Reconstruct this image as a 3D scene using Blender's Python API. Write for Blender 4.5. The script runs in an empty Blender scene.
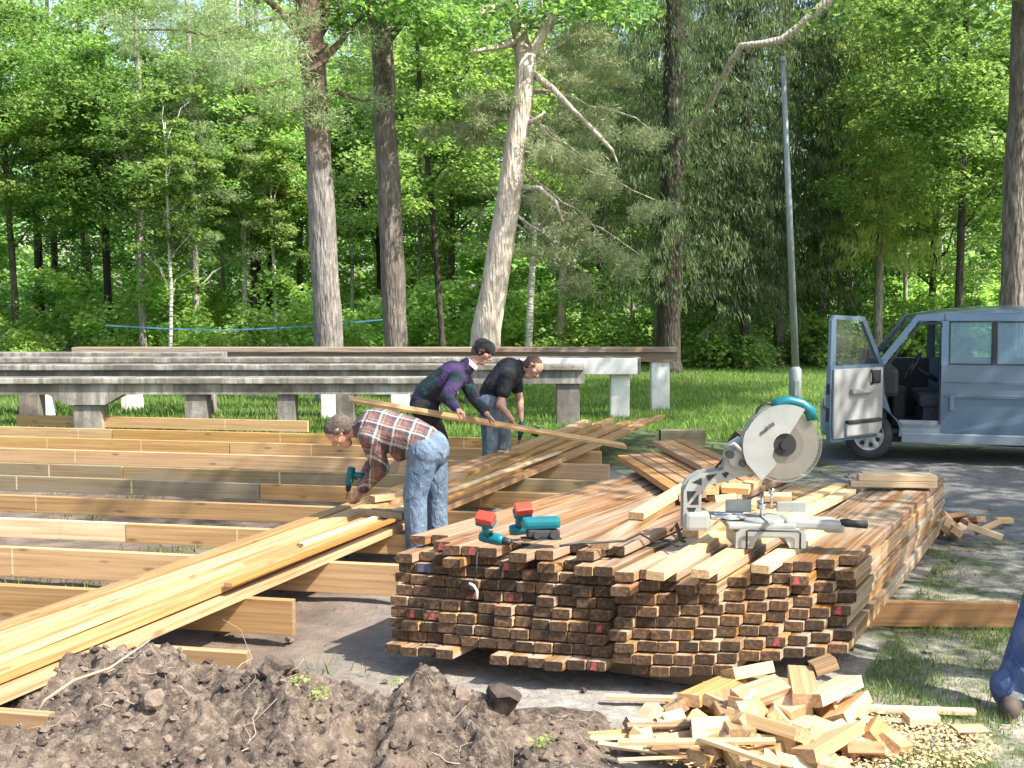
import bpy, bmesh, math, random
import numpy as np
from mathutils import Vector, Matrix, Quaternion, Euler

R = math.radians
rnd = random.Random(7)
C = bpy.context.scene.collection
sc = bpy.context.scene

# ------------------------------------------------------------------ camera, sky, sun, exposure
EYE = 1.9; F = 1100.0; HOR = 305.0
PITCH = math.atan((384 - HOR) / F)
cam_d = bpy.data.cameras.new('camera'); cam = bpy.data.objects.new('camera', cam_d); C.objects.link(cam)
cam_d.sensor_width = 36; cam_d.lens = 36 * F / 1024
cam.location = (0, 0, EYE); cam.rotation_euler = (R(90) - PITCH, 0, 0)
cam_d.clip_end = 2000; cam_d.clip_start = 0.05
sc.camera = cam

SUN_EL, SUN_AZ = 50, 121           # azimuth measured from +Y (away from camera) towards +X
w = bpy.data.worlds.new('World'); sc.world = w; w.use_nodes = True
nt = w.node_tree; nt.nodes.clear()
sky = nt.nodes.new('ShaderNodeTexSky'); sky.sky_type = 'NISHITA'; sky.sun_disc = False
sky.sun_elevation = R(SUN_EL); sky.sun_rotation = R(SUN_AZ)
sky.air_density = 1.3; sky.dust_density = 2.5
bg = nt.nodes.new('ShaderNodeBackground'); bg.inputs[1].default_value = 0.15
ow = nt.nodes.new('ShaderNodeOutputWorld')
nt.links.new(sky.outputs[0], bg.inputs[0]); nt.links.new(bg.outputs[0], ow.inputs[0])
sl = bpy.data.lights.new('sun', 'SUN'); sl.energy = 5.0; sl.angle = R(0.55); sl.color = (1, .95, .86)
so = bpy.data.objects.new('sun', sl); C.objects.link(so)
sd = Vector((math.sin(R(SUN_AZ)) * math.cos(R(SUN_EL)), math.cos(R(SUN_AZ)) * math.cos(R(SUN_EL)), math.sin(R(SUN_EL))))
so.rotation_euler = (-sd).to_track_quat('-Z', 'Y').to_euler()
sc.view_settings.view_transform = 'Standard'; sc.view_settings.look = 'None'
sc.view_settings.exposure = 1.15; sc.view_settings.gamma = 1
sc.cycles.max_bounces = 8; sc.cycles.diffuse_bounces = 5; sc.cycles.transmission_bounces = 6
sc.cycles.transparent_max_bounces = 8; sc.cycles.use_denoising = True
sc.cycles.sample_clamp_indirect = 8

# ------------------------------------------------------------------ geometry helpers
cp, sp_ = math.cos(PITCH), math.sin(PITCH)
def ray(px, py):
    x = (px - 512) / F; y = -(py - 384) / F
    return Vector((x, cp + y * sp_, -sp_ + y * cp))
def at_z(px, py, z):
    r = ray(px, py); t = (z - EYE) / r.z
    return Vector((0, 0, EYE)) + r * t
def at_y(px, py, Y):
    r = ray(px, py); return Vector((0, 0, EYE)) + r * (Y / r.y)

def nrm(o):
    return o

def tag(o, label=None, cat=None, group=None, kind=None):
    if label: o['label'] = label
    if cat: o['category'] = cat
    if group: o['group'] = group
    if kind: o['kind'] = kind
    return o
def empty(name, loc=(0, 0, 0), rz=0.0, label=None, cat=None, group=None):
    o = bpy.data.objects.new(name, None); C.objects.link(o)
    o.location = loc; o.rotation_euler = (0, 0, rz); o.empty_display_size = .1
    return tag(o, label, cat, group)

class MB:
    def __init__(s): s.v = []; s.f = []; s.m = []; s.sm = []
    def add(s, vs, fs, mi=0, smooth=False, M=None):
        b = len(s.v)
        s.v += [tuple(M @ Vector(p)) if M else tuple(p) for p in vs]
        s.f += [tuple(b + i for i in f) for f in fs]; s.m += [mi] * len(fs); s.sm += [smooth] * len(fs)
    def box(s, c, d, mi=0, rot=None, bev=0.0, M=None):
        hx, hy, hz = d[0] / 2, d[1] / 2, d[2] / 2
        T = Matrix.Translation(c) @ (Euler(rot).to_matrix().to_4x4() if rot else Matrix())
        if M: T = M @ T
        if bev <= 0:
            vs = [(x, y, z) for x in (-hx, hx) for y in (-hy, hy) for z in (-hz, hz)]
            fs = [(0, 1, 3, 2), (4, 6, 7, 5), (0, 4, 5, 1), (2, 3, 7, 6), (0, 2, 6, 4), (1, 5, 7, 3)]
            s.add(vs, fs, mi, False, T); return
        bm = bmesh.new(); bmesh.ops.create_cube(bm, size=1)
        for v in bm.verts: v.co = Vector((v.co.x * d[0], v.co.y * d[1], v.co.z * d[2]))
        bmesh.ops.bevel(bm, geom=list(bm.edges), offset=bev, segments=2, affect='EDGES', profile=.6)
        bm.verts.index_update()
        s.add([v.co.copy() for v in bm.verts], [tuple(v.index for v in f.verts) for f in bm.faces], mi, False, T); bm.free()
    def tube(s, pts, rad, n=8, mi=0, caps=True, smooth=True, M=None):
        pts = [Vector(p) for p in pts]
        if not hasattr(rad, '__len__'): rad = [rad] * len(pts)
        vs = []; fs = []
        prev = None
        for i, p in enumerate(pts):
            t = (pts[min(i + 1, len(pts) - 1)] - pts[max(i - 1, 0)])
            if t.length < 1e-9: t = Vector((0, 0, 1))
            t.normalize()
            if prev is None:
                a = t.orthogonal().normalized()
            else:
                a = (prev - t * prev.dot(t))
                a = a.normalized() if a.length > 1e-6 else t.orthogonal().normalized()
            prev = a; b = t.cross(a)
            for k in range(n):
                an = 2 * math.pi * k / n
                vs.append(p + (a * math.cos(an) + b * math.sin(an)) * rad[i])
        for i in range(len(pts) - 1):
            for k in range(n):
                fs.append((i * n + k, i * n + (k + 1) % n, (i + 1) * n + (k + 1) % n, (i + 1) * n + k))
        s.add(vs, fs, mi, smooth, M)
        if caps:
            b = len(s.v) - len(vs)
            s.f.append(tuple(b + k for k in reversed(range(n)))); s.m.append(mi); s.sm.append(False)
            s.f.append(tuple(b + (len(pts) - 1) * n + k for k in range(n))); s.m.append(mi); s.sm.append(False)
    def cyl(s, p0, p1, r, n=16, mi=0, r1=None, M=None):
        p0 = Vector(p0); p1 = Vector(p1); t = (p1 - p0).normalized(); a = t.orthogonal().normalized(); b = t.cross(a)
        r1 = r if r1 is None else r1
        vs = [p0 + (a * math.cos(2 * math.pi * k / n) + b * math.sin(2 * math.pi * k / n)) * r for k in range(n)]
        vs += [p1 + (a * math.cos(2 * math.pi * k / n) + b * math.sin(2 * math.pi * k / n)) * r1 for k in range(n)]
        s.add(vs, [(k, (k + 1) % n, n + (k + 1) % n, n + k) for k in range(n)], mi, True, M)
        b0 = len(s.v) - 2 * n
        s.f.append(tuple(b0 + k for k in reversed(range(n)))); s.m.append(mi); s.sm.append(False)
        s.f.append(tuple(b0 + n + k for k in range(n))); s.m.append(mi); s.sm.append(False)
    def prism(s, poly, a0, a1, axis='y', mi=0, M=None):
        """poly: list of (u,w); extruded along axis between a0 and a1"""
        def mk(u, w_, a):
            return {'y': (u, a, w_), 'x': (a, u, w_), 'z': (u, w_, a)}[axis]
        n = len(poly)
        vs = [mk(u, q, a0) for u, q in poly] + [mk(u, q, a1) for u, q in poly]
        fs = [tuple(range(n)), tuple(reversed(range(n, 2 * n)))] + [(i, n + i, n + (i + 1) % n, (i + 1) % n) for i in range(n)]
        s.add(vs, fs, mi, False, M)
    def ball(s, c, r, mi=0, seg=12, rings=8, sc3=(1, 1, 1), M=None):
        vs = []; fs = []
        for i in range(rings + 1):
            th = math.pi * i / rings
            for k in range(seg):
                ph = 2 * math.pi * k / seg
                vs.append((c[0] + r * sc3[0] * math.sin(th) * math.cos(ph), c[1] + r * sc3[1] * math.sin(th) * math.sin(ph), c[2] + r * sc3[2] * math.cos(th)))
        for i in range(rings):
            for k in range(seg):
                fs.append((i * seg + k, (i + 1) * seg + k, (i + 1) * seg + (k + 1) % seg, i * seg + (k + 1) % seg))
        s.add(vs, fs, mi, True, M)
    def build(s, name, mats, parent=None, loc=None, rot=None, recalc=True):
        me = bpy.data.meshes.new(name); me.from_pydata(s.v, [], s.f)
        if not isinstance(mats, (list, tuple)): mats = [mats]
        for m in mats: me.materials.append(m)
        me.polygons.foreach_set('material_index', s.m); me.polygons.foreach_set('use_smooth', s.sm)
        if recalc:
            bm = bmesh.new(); bm.from_mesh(me)
            bmesh.ops.recalc_face_normals(bm, faces=bm.faces); bm.to_mesh(me); bm.free()
        me.update()
        o = bpy.data.objects.new(name, me); C.objects.link(o)
        if parent: o.parent = parent
        if loc is not None: o.location = loc
        if rot is not None: o.rotation_euler = rot
        return o

# value noise
def _h(ix, iy, seed):
    n = (ix.astype(np.int64) * 374761393 + iy.astype(np.int64) * 668265263 + seed * 974634777) & 0x7fffffff
    n = ((n ^ (n >> 13)) * 1274126177) & 0x7fffffff
    return ((n ^ (n >> 16)) & 0xffff) / 65535.0
def vnoise(x, y, seed=0):
    ix = np.floor(x); iy = np.floor(y); fx = x - ix; fy = y - iy
    fx = fx * fx * (3 - 2 * fx); fy = fy * fy * (3 - 2 * fy)
    a = _h(ix, iy, seed); b = _h(ix + 1, iy, seed); c = _h(ix, iy + 1, seed); d = _h(ix + 1, iy + 1, seed)
    return (a * (1 - fx) + b * fx) * (1 - fy) + (c * (1 - fx) + d * fx) * fy
def fbm(x, y, oct=4, seed=0):
    s = 0; a = 1; t = 0
    for i in range(oct):
        s = s + a * vnoise(x * 2 ** i, y * 2 ** i, seed + i * 17); t += a; a *= .5
    return s / t

def quads_mesh(name, V, nq, mats, midx=None, tri=False):
    k = 3 if tri else 4
    me = bpy.data.meshes.new(name)
    me.vertices.add(len(V)); me.vertices.foreach_set('co', V.astype(np.float32).ravel())
    me.loops.add(nq * k); me.polygons.add(nq)
    me.loops.foreach_set('vertex_index', np.arange(nq * k, dtype=np.int32))
    me.polygons.foreach_set('loop_start', np.arange(0, nq * k, k, dtype=np.int32))
    try: me.polygons.foreach_set('loop_total', np.full(nq, k, dtype=np.int32))
    except Exception: pass
    for m in mats: me.materials.append(m)
    if midx is not None: me.polygons.foreach_set('material_index', midx)
    me.update(calc_edges=True)
    return me

# ------------------------------------------------------------------ materials
def newmat(name):
    m = bpy.data.materials.new(name); m.use_nodes = True; t = m.node_tree
    b = t.nodes['Principled BSDF']; return m, t, b
def N(t, ty, **kw):
    n = t.nodes.new(ty)
    for k, v in kw.items(): setattr(n, k, v)
    return n
def ramp(t, fac, stops, interp='LINEAR'):
    r = N(t, 'ShaderNodeValToRGB'); r.color_ramp.interpolation = interp
    el = r.color_ramp.elements
    while len(el) < len(stops): el.new(.5)
    for e, (p, c) in zip(el, stops): e.position = p; e.color = (*c, 1) if len(c) == 3 else c
    t.links.new(fac, r.inputs[0]); return r.outputs[0]
def noise(t, vec, scale, detail=4, rough=.55, dist=0):
    n = N(t, 'ShaderNodeTexNoise'); n.inputs['Scale'].default_value = scale; n.inputs['Detail'].default_value = detail
    n.inputs['Roughness'].default_value = rough; n.inputs['Distortion'].default_value = dist
    t.links.new(vec, n.inputs['Vector']); return n.outputs['Fac']
def mix(t, fac, a, b, mode='MIX'):
    n = N(t, 'ShaderNodeMix', data_type='RGBA', blend_type=mode)
    for s, v in ((n.inputs[0], fac), (n.inputs[6], a), (n.inputs[7], b)):
        if hasattr(v, 'is_linked') or hasattr(v, 'links'): t.links.new(v, s)
        elif isinstance(v, (tuple, list)): s.default_value = (*v, 1) if len(v) == 3 else v
        else: s.default_value = v
    return n.outputs[2]
def math_(t, op, a, b=0.0, clamp=False):
    n = N(t, 'ShaderNodeMath', operation=op); n.use_clamp = clamp
    for s, v in ((n.inputs[0], a), (n.inputs[1], b)):
        if hasattr(v, 'links'): t.links.new(v, s)
        else: s.default_value = v
    return n.outputs[0]
def objvec(t, scale=(1, 1, 1), kind='Object', rot=(0, 0, 0), offs_random=False):
    tc = N(t, 'ShaderNodeTexCoord'); mp = N(t, 'ShaderNodeMapping'); mp.inputs['Scale'].default_value = scale
    mp.inputs['Rotation'].default_value = rot
    t.links.new(tc.outputs[kind], mp.inputs[0])
    if offs_random:
        oi = N(t, 'ShaderNodeObjectInfo'); v = N(t, 'ShaderNodeVectorMath', operation='SCALE')
        v.inputs[0].default_value = (37, 19, 53); t.links.new(oi.outputs['Random'], v.inputs['Scale'])
        t.links.new(v.outputs[0], mp.inputs['Location'])
    return mp.outputs[0]
def bump(t, b, h, strength=.3, dist=.01):
    n = N(t, 'ShaderNodeBump'); n.inputs['Strength'].default_value = strength; n.inputs['Distance'].default_value = dist
    t.links.new(h, n.inputs['Height']); t.links.new(n.outputs[0], b.inputs['Normal'])

def wood(name, dark, mid, light, knots=.5, rough=.65, spread=.35, grey=None):
    m, t, b = newmat(name)
    v = objvec(t, (.7, 26, 26), offs_random=True)
    n1 = noise(t, v, 1.8, 7, .62, .25)
    v2 = objvec(t, (1, 1, 1), offs_random=True)
    n2 = noise(t, objvec(t, (.5, 7, 7), offs_random=True), 1.8, 3)
    col = ramp(t, n1, [(.3, dark), (.5, mid), (.72, light)])
    oi = N(t, 'ShaderNodeObjectInfo')
    hsv = N(t, 'ShaderNodeHueSaturation'); t.links.new(col, hsv.inputs['Color'])
    t.links.new(math_(t, 'ADD', math_(t, 'MULTIPLY', oi.outputs['Random'], spread), 1 - spread * .55), hsv.inputs['Value'])
    r2 = math_(t, 'FRACT', math_(t, 'MULTIPLY', oi.outputs['Random'], 7.13))
    t.links.new(math_(t, 'ADD', math_(t, 'MULTIPLY', r2, .25), .85), hsv.inputs['Saturation'])
    c = hsv.outputs[0]
    # knots
    vk = objvec(t, (2.6, 9, 9), offs_random=True)
    vo = N(t, 'ShaderNodeTexVoronoi'); vo.inputs['Scale'].default_value = 1.0; t.links.new(vk, vo.inputs['Vector'])
    kf = ramp(t, vo.outputs['Distance'], [(.08, (knots,) * 3), (.16, (0, 0, 0))])
    c = mix(t, kf, c, tuple(x * .35 for x in dark))
    if grey:
        g = ramp(t, n2, [(.42, (0, 0, 0)), (.62, (.75, .75, .75))]); c = mix(t, g, c, grey)
    t.links.new(c, b.inputs['Base Color']); b.inputs['Roughness'].default_value = rough
    bump(t, b, n1, .25, .004)
    return m
M_new = wood('pine_planed', (.23, .115, .045), (.42, .245, .108), (.56, .38, .2), .55, .5, .6)
M_joist = wood('joist_wood', (.34, .175, .06), (.46, .265, .105), (.55, .36, .165), .6, .6, .4)
M_joistdk = wood('joist_weathered', (.15, .105, .05), (.24, .17, .085), (.32, .24, .13), .6, .7, .25, grey=(.25, .21, .14))
M_stack = wood('stacked_board', (.13, .062, .025), (.29, .155, .06), (.46, .29, .13), .5, .45, .7, grey=(.40, .34, .27))
M_pale = wood('fresh_offcut', (.5, .3, .13), (.64, .43, .215), (.74, .55, .32), .3, .55, .3)
M_red = wood('reddish_plank', (.25, .115, .04), (.38, .19, .07), (.5, .3, .12), .5, .55, .35)
M_topred = wood('dark_reddish_board', (.12, .05, .022), (.24, .115, .05), (.4, .24, .12), .5, .45, .6, grey=(.36, .28, .21))
def endgrain(name, a, bb, cc):
    m, t, b = newmat(name); v = objvec(t, (8, 60, 60), offs_random=True)
    n1 = noise(t, v, 1, 4); oi = N(t, 'ShaderNodeObjectInfo')
    c = ramp(t, n1, [(.3, a), (.55, bb), (.8, cc)])
    hsv = N(t, 'ShaderNodeHueSaturation'); t.links.new(c, hsv.inputs['Color'])
    t.links.new(math_(t, 'ADD', math_(t, 'MULTIPLY', oi.outputs['Random'], .9), .5), hsv.inputs['Value'])
    t.links.new(hsv.outputs[0], b.inputs['Base Color']); b.inputs['Roughness'].default_value = .85
    bump(t, b, n1, .4, .003); return m
M_end = endgrain('dark_end_grain', (.03, .017, .009), (.085, .046, .022), (.22, .125, .06))
M_endp = endgrain('pale_end_grain', (.34, .2, .1), (.5, .32, .17), (.62, .44, .26))
def plain(name, col, rough=.5, metal=0, nz=.15, scale=6, coat=0, bumpy=0):
    m, t, b = newmat(name); v = objvec(t)
    n = noise(t, v, scale, 5)
    c = ramp(t, n, [(.3, tuple(x * (1 - nz) for x in col)), (.7, tuple(min(1, x * (1 + nz)) for x in col))])
    t.links.new(c, b.inputs['Base Color']); b.inputs['Roughness'].default_value = rough; b.inputs['Metallic'].default_value = metal
    if coat: b.inputs['Coat Weight'].default_value = coat; b.inputs['Coat Roughness'].default_value = .08
    if bumpy: bump(t, b, noise(t, v, scale * 4, 6), bumpy, .01)
    return m
M_redp = plain('red_paint_mark', (.34, .06, .06), .8, nz=.5, scale=60)
M_bluep = plain('blue_paint_mark', (.08, .075, .13), .8, nz=.4, scale=60)
M_teal = plain('teal_plastic', (.0, .13, .16), .4, nz=.1)
M_redpl = plain('red_plastic', (.6, .05, .025), .4, nz=.1)
M_blk = plain('black_plastic', (.02, .02, .022), .5)
M_dkgrey = plain('dark_rubber', (.035, .035, .037), .8)
M_alu = plain('cast_grey_paint', (.33, .34, .32), .42, .15, nz=.14, scale=9)
M_steel = plain('blade_steel', (.27, .245, .21), .42, .75, nz=.12, scale=12)
M_chrome = plain('bright_steel', (.6, .6, .6), .2, 1, nz=.05)
M_galv = plain('galvanised_post', (.24, .275, .275), .5, .35, nz=.15, scale=5)
M_white = plain('white_marking', (.8, .8, .78), .6, nz=.03)

def foliage(name, dark, mid, light, trans=.55, rough=.55, tcol=None, patch=.12):
    m, t, b = newmat(name)
    g = N(t, 'ShaderNodeNewGeometry'); tc = N(t, 'ShaderNodeTexCoord'); oi = N(t, 'ShaderNodeObjectInfo')
    isl = g.outputs['Random Per Island']
    mp = N(t, 'ShaderNodeMapping'); t.links.new(tc.outputs['Object'], mp.inputs[0])
    n = noise(t, mp.outputs[0], .55, 3)
    f = math_(t, 'ADD', math_(t, 'MULTIPLY', isl, .55), math_(t, 'MULTIPLY', n, .55))
    c = ramp(t, f, [(.2, dark), (.5, mid), (.85, light)])
    hsv = N(t, 'ShaderNodeHueSaturation'); t.links.new(c, hsv.inputs['Color'])
    t.links.new(math_(t, 'ADD', math_(t, 'MULTIPLY', oi.outputs['Random'], .5), .75), hsv.inputs['Value'])
    t.links.new(math_(t, 'ADD', math_(t, 'MULTIPLY', math_(t, 'FRACT', math_(t, 'MULTIPLY', oi.outputs['Random'], 5.7)), .035), .4825), hsv.inputs['Hue'])
    c = hsv.outputs[0]
    t.links.new(c, b.inputs['Base Color']); b.inputs['Roughness'].default_value = rough
    b.inputs['Specular IOR Level'].default_value = .35
    tr = N(t, 'ShaderNodeBsdfTranslucent')
    c2 = mix(t, 1.0, c, tcol or (1.4, 1.4, .8), 'MULTIPLY'); t.links.new(c2, tr.inputs['Color'])
    ms = N(t, 'ShaderNodeMixShader'); ms.inputs[0].default_value = trans
    out = [n_ for n_ in t.nodes if n_.type == 'OUTPUT_MATERIAL'][0]
    t.links.new(b.outputs[0], ms.inputs[1]); t.links.new(tr.outputs[0], ms.inputs[2]); t.links.new(ms.outputs[0], out.inputs[0])
    return m
M_leafA = foliage('maple_leaves', (.075, .15, .05), (.165, .31, .095), (.36, .52, .2), .55)
M_leafB = foliage('light_leaves', (.11, .2, .06), (.22, .37, .12), (.4, .55, .22), .5)
M_spruce = foliage('spruce_needles', (.05, .085, .045), (.1, .15, .075), (.2, .27, .13), .4)
M_spruceL = foliage('sunlit_spruce_needles', (.2, .25, .08), (.36, .42, .16), (.52, .57, .27), .5)  # sunlight on this spruce is put into the needle colour
M_pine = foliage('pine_needles', (.15, .2, .11), (.27, .34, .19), (.42, .49, .29), .45)
M_pinep = foliage('pale_pine_needles', (.22, .27, .14), (.4, .45, .25), (.58, .62, .4), .5, tcol=(1.1, 1.1, .9))
M_bush = foliage('bush_leaves', (.16, .27, .07), (.3, .46, .13), (.5, .65, .28), .55)
M_grass = foliage('grass_blades', (.07, .14, .03), (.15, .26, .05), (.32, .4, .13), .5)
M_weed = foliage('weed_leaves', (.06, .12, .03), (.12, .2, .05), (.3, .3, .14), .4)

def bark(name, a, bb, cc, vs=(6, 6, 1.2), upper=None, patch=None):
    m, t, b = newmat(name); v = objvec(t, vs, offs_random=True); n1 = noise(t, v, 3, 6, .65, .4)
    v2 = objvec(t, (1, 1, 1), offs_random=True); n2 = noise(t, v2, 1.4, 4)
    c = ramp(t, n1, [(.32, a), (.5, bb), (.7, cc)])
    c = mix(t, ramp(t, n2, [(.5, (0, 0, 0)), (.7, (.7,) * 3)]), c, patch or tuple(x * .7 for x in bb))
    if upper:
        tc = N(t, 'ShaderNodeTexCoord'); sx = N(t, 'ShaderNodeSeparateXYZ'); t.links.new(tc.outputs['Object'], sx.inputs[0])
        hh = math_(t, 'ADD', sx.outputs[2], math_(t, 'MULTIPLY', n2, 1.8))
        c = mix(t, ramp(t, math_(t, 'MULTIPLY', hh, .1), [(.52, (0, 0, 0)), (.64, (.85,) * 3)]), c, upper)
    t.links.new(c, b.inputs['Base Color']); b.inputs['Roughness'].default_value = .9
    vb2 = N(t, 'ShaderNodeTexVoronoi'); vb2.inputs['Scale'].default_value = 3.2; t.links.new(v, vb2.inputs['Vector']); bump(t, b, math_(t, 'ADD', n1, vb2.outputs['Distance']), .8, .05); return m
M_barkpine = bark('pine_bark', (.09, .075, .065), (.22, .195, .175), (.36, .33, .3), upper=(.15, .095, .065))
M_barkbr = bark('brown_bark', (.06, .05, .04), (.16, .135, .11), (.28, .245, .21))
M_barkdk = bark('dark_bark', (.02, .017, .013), (.05, .04, .03), (.1, .085, .065), patch=(.05, .06, .03))
M_barkpale = bark('pale_flaking_bark', (.26, .21, .16), (.55, .47, .38), (.7, .64, .55), patch=(.38, .3, .22))
M_barkgrey = bark('grey_bark', (.13, .12, .1), (.3, .28, .24), (.46, .44, .38))
M_birch = bark('birch_bark', (.3, .28, .24), (.6, .58, .52), (.72, .7, .66), vs=(1.5, 1.5, 5))

def concrete():
    m, t, b = newmat('weathered_concrete'); v = objvec(t, (1, 1, 1), offs_random=True)
    n1 = noise(t, v, 1.3, 6, .65); v2 = objvec(t, (7, 7, .8), offs_random=True); n2 = noise(t, v2, 1.5, 5, .6)
    c = ramp(t, n1, [(.38, (.1, .09, .078)), (.5, (.22, .2, .175)), (.62, (.38, .36, .315))])
    c = mix(t, ramp(t, n2, [(.42, (0, 0, 0)), (.6, (.8,) * 3)]), c, (.12, .11, .095))
    v3 = objvec(t, (1, 1, 1), offs_random=True); n3 = noise(t, v3, 2.3, 5, .7)
    c = mix(t, ramp(t, n3, [(.55, (0, 0, 0)), (.68, (.6,) * 3)]), c, (.3, .24, .19))
    t.links.new(c, b.inputs['Base Color']); b.inputs['Roughness'].default_value = .9
    bump(t, b, noise(t, v, 22, 6), .5, .012); return m
M_conc = concrete()
M_concb = wood('stained_concrete', (.12, .09, .065), (.27, .22, .17), (.46, .42, .37), .2, .95, .2, grey=(.24, .13, .08))
def concrete_white():
    m, t, b = newmat('whitewashed_concrete'); v = objvec(t, (1, 1, 1), offs_random=True); n = noise(t, v, 3, 6, .7)
    v2 = objvec(t, (8, 8, 1), offs_random=True); n2 = noise(t, v2, 1.4, 5)
    c = ramp(t, n, [(.35, (.62, .6, .55)), (.55, (.8, .78, .74))])
    c = mix(t, ramp(t, n2, [(.56, (0, 0, 0)), (.7, (.6,) * 3)]), c, (.28, .22, .17))
    t.links.new(c, b.inputs['Base Color']); b.inputs['Roughness'].default_value = .9; bump(t, b, n, .4, .01); return m
M_concw = concrete_white()

# ground material: soil, gravel, grass blend on world position
def ground_mat():
    m, t, b = newmat('ground_soil_and_turf')
    tc = N(t, 'ShaderNodeTexCoord'); P = tc.outputs['Object']
    sx = N(t, 'ShaderNodeSeparateXYZ'); t.links.new(P, sx.inputs[0])
    nb = noise(t, P, .8, 5, .6); nf = noise(t, P, 14, 7, .7); nm = noise(t, P, 3.2, 6, .65); ng = noise(t, P, 60, 4, .7)
    gravel = ramp(t, nf, [(.3, (.17, .155, .135)), (.5, (.27, .25, .22)), (.7, (.4, .375, .33))])
    soil = ramp(t, nm, [(.3, (.075, .055, .04)), (.5, (.135, .1, .075)), (.7, (.24, .185, .14))])
    pale = ramp(t, nf, [(.3, (.36, .31, .24)), (.7, (.55, .48, .38))])
    turf = ramp(t, nf, [(.36, (.03, .045, .015)), (.5, (.075, .105, .035)), (.64, (.17, .17, .08))])
    # soil under the joists on the left, gravel elsewhere, turf far away and in patches at right
    soilf = math_(t, 'ADD', math_(t, 'MULTIPLY', sx.outputs[0], -1.0), math_(t, 'MULTIPLY', nb, 1.6))
    c = mix(t, ramp(t, math_(t, 'ADD', math_(t, 'MULTIPLY', soilf, .3), .1), [(.3, (0, 0, 0)), (.75, (1, 1, 1))]), gravel, soil)
    f_right = ramp(t, math_(t, 'ADD', math_(t, 'MULTIPLY', sx.outputs[0], .25), math_(t, 'MULTIPLY', nm, .5)), [(.62, (0, 0, 0)), (.74, (1, 1, 1))])
    c = mix(t, math_(t, 'MULTIPLY', f_right, ramp(t, nb, [(.5, (0, 0, 0)), (.6, (1, 1, 1))])), c, pale)
    tr = math_(t, 'MULTIPLY', f_right, ramp(t, noise(t, P, 1.7, 9, .85), [(.44, (0, 0, 0)), (.58, (1, 1, 1))]))
    c = mix(t, tr, c, turf)
    # asphalt strip by the van: 9.3 < y < 14.6, x > 2.4
    ya = math_(t, 'ADD', sx.outputs[1], math_(t, 'MULTIPLY', nm, .8))
    ma = math_(t, 'MULTIPLY', math_(t, 'MULTIPLY', math_(t, 'GREATER_THAN', ya, 9.2), math_(t, 'LESS_THAN', ya, 15.0)), math_(t, 'GREATER_THAN', math_(t, 'ADD', sx.outputs[0], nm), 4.1))
    c = mix(t, ma, c, ramp(t, nf, [(.3, (.09, .09, .09)), (.7, (.19, .185, .175))]))
    yl = math_(t, 'ADD', math_(t, 'ADD', sx.outputs[1], math_(t, 'MULTIPLY', nb, 1.5)), math_(t, 'MULTIPLY', math_(t, 'LESS_THAN', sx.outputs[0], 3.9), 2.4))
    c = mix(t, ramp(t, math_(t, 'MULTIPLY', yl, .05), [(.77, (0, 0, 0)), (.82, (1, 1, 1))]), c, turf)
    t.links.new(c, b.inputs['Base Color']); b.inputs['Roughness'].default_value = .95
    hh = math_(t, 'ADD', nf, math_(t, 'MULTIPLY', ng, .4)); bump(t, b, hh, .8, .03)
    return m
M_ground = ground_mat()
def mound_mat():
    m, t, b = newmat('loose_dug_soil'); tc = N(t, 'ShaderNodeTexCoord'); P = tc.outputs['Object']
    n1 = noise(t, P, 3.5, 8, .72, .3); n2 = noise(t, P, 24, 6, .75); n3 = noise(t, P, 1.7, 4)
    c = ramp(t, n1, [(.36, (.028, .02, .015)), (.47, (.085, .062, .048)), (.56, (.16, .12, .093)), (.68, (.31, .245, .19))])
    c = mix(t, .5, c, ramp(t, n2, [(.38, (.022, .016, .012)), (.5, (.13, .098, .075)), (.62, (.4, .325, .25))]))  # dark end puts the black shade of crevices into the soil colour
    c = mix(t, ramp(t, n3, [(.5, (0, 0, 0)), (.62, (.35,) * 3)]), c, (.25, .18, .13))
    t.links.new(c, b.inputs['Base Color']); b.inputs['Roughness'].default_value = 1
    bump(t, b, math_(t, 'ADD', n2, noise(t, P, 90, 4, .7)), .9, .02); return m
M_mound = mound_mat()

# ------------------------------------------------------------------ ground sheet
def gheight(x, y):
    h = (fbm(x * .5, y * .5, 4, 3) - .5) * .08 * np.clip((y - 3) / 6, 0, 1)
    h = h + (fbm(x * 3, y * 3, 4, 9) - .5) * .05
    return h - .02
def axis(lo, a, b, hi, fine, n_out):
    g = np.arange(a, b + 1e-6, fine)
    l = a - np.geomspace(fine, a - lo, n_out)[::-1]; r = b + np.geomspace(fine, hi - b, n_out)
    return np.concatenate([l, g, r])
xs = axis(-600, -6, 6, 600, .05, 40); ys = axis(-600, 2, 14, 900, .05, 45)
GX, GY = np.meshgrid(xs, ys); GZ = gheight(GX, GY)
GZ = GZ * np.clip(1 - (np.hypot(GX, GY) - 60) / 200, 0, 1)
nx, ny = len(xs), len(ys)
V = np.stack([GX, GY, GZ], -1).reshape(-1, 3)
ii = np.arange(nx * ny).reshape(ny, nx)
Fq = np.stack([ii[:-1, :-1], ii[:-1, 1:], ii[1:, 1:], ii[1:, :-1]], -1).reshape(-1, 4)
def grid_obj(name, V, Fq, mat, smooth=True):
    me = bpy.data.meshes.new(name); me.vertices.add(len(V)); me.vertices.foreach_set('co', V.astype(np.float32).ravel())
    me.loops.add(Fq.size); me.polygons.add(len(Fq)); me.loops.foreach_set('vertex_index', Fq.astype(np.int32).ravel())
    me.polygons.foreach_set('loop_start', np.arange(0, Fq.size, 4, dtype=np.int32))
    me.polygons.foreach_set('use_smooth', np.full(len(Fq), smooth)); me.materials.append(mat)
    me.update(calc_edges=True); o = bpy.data.objects.new(name, me); C.objects.link(o); return o
tag(grid_obj('ground', V, Fq, M_ground), kind='structure')

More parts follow.
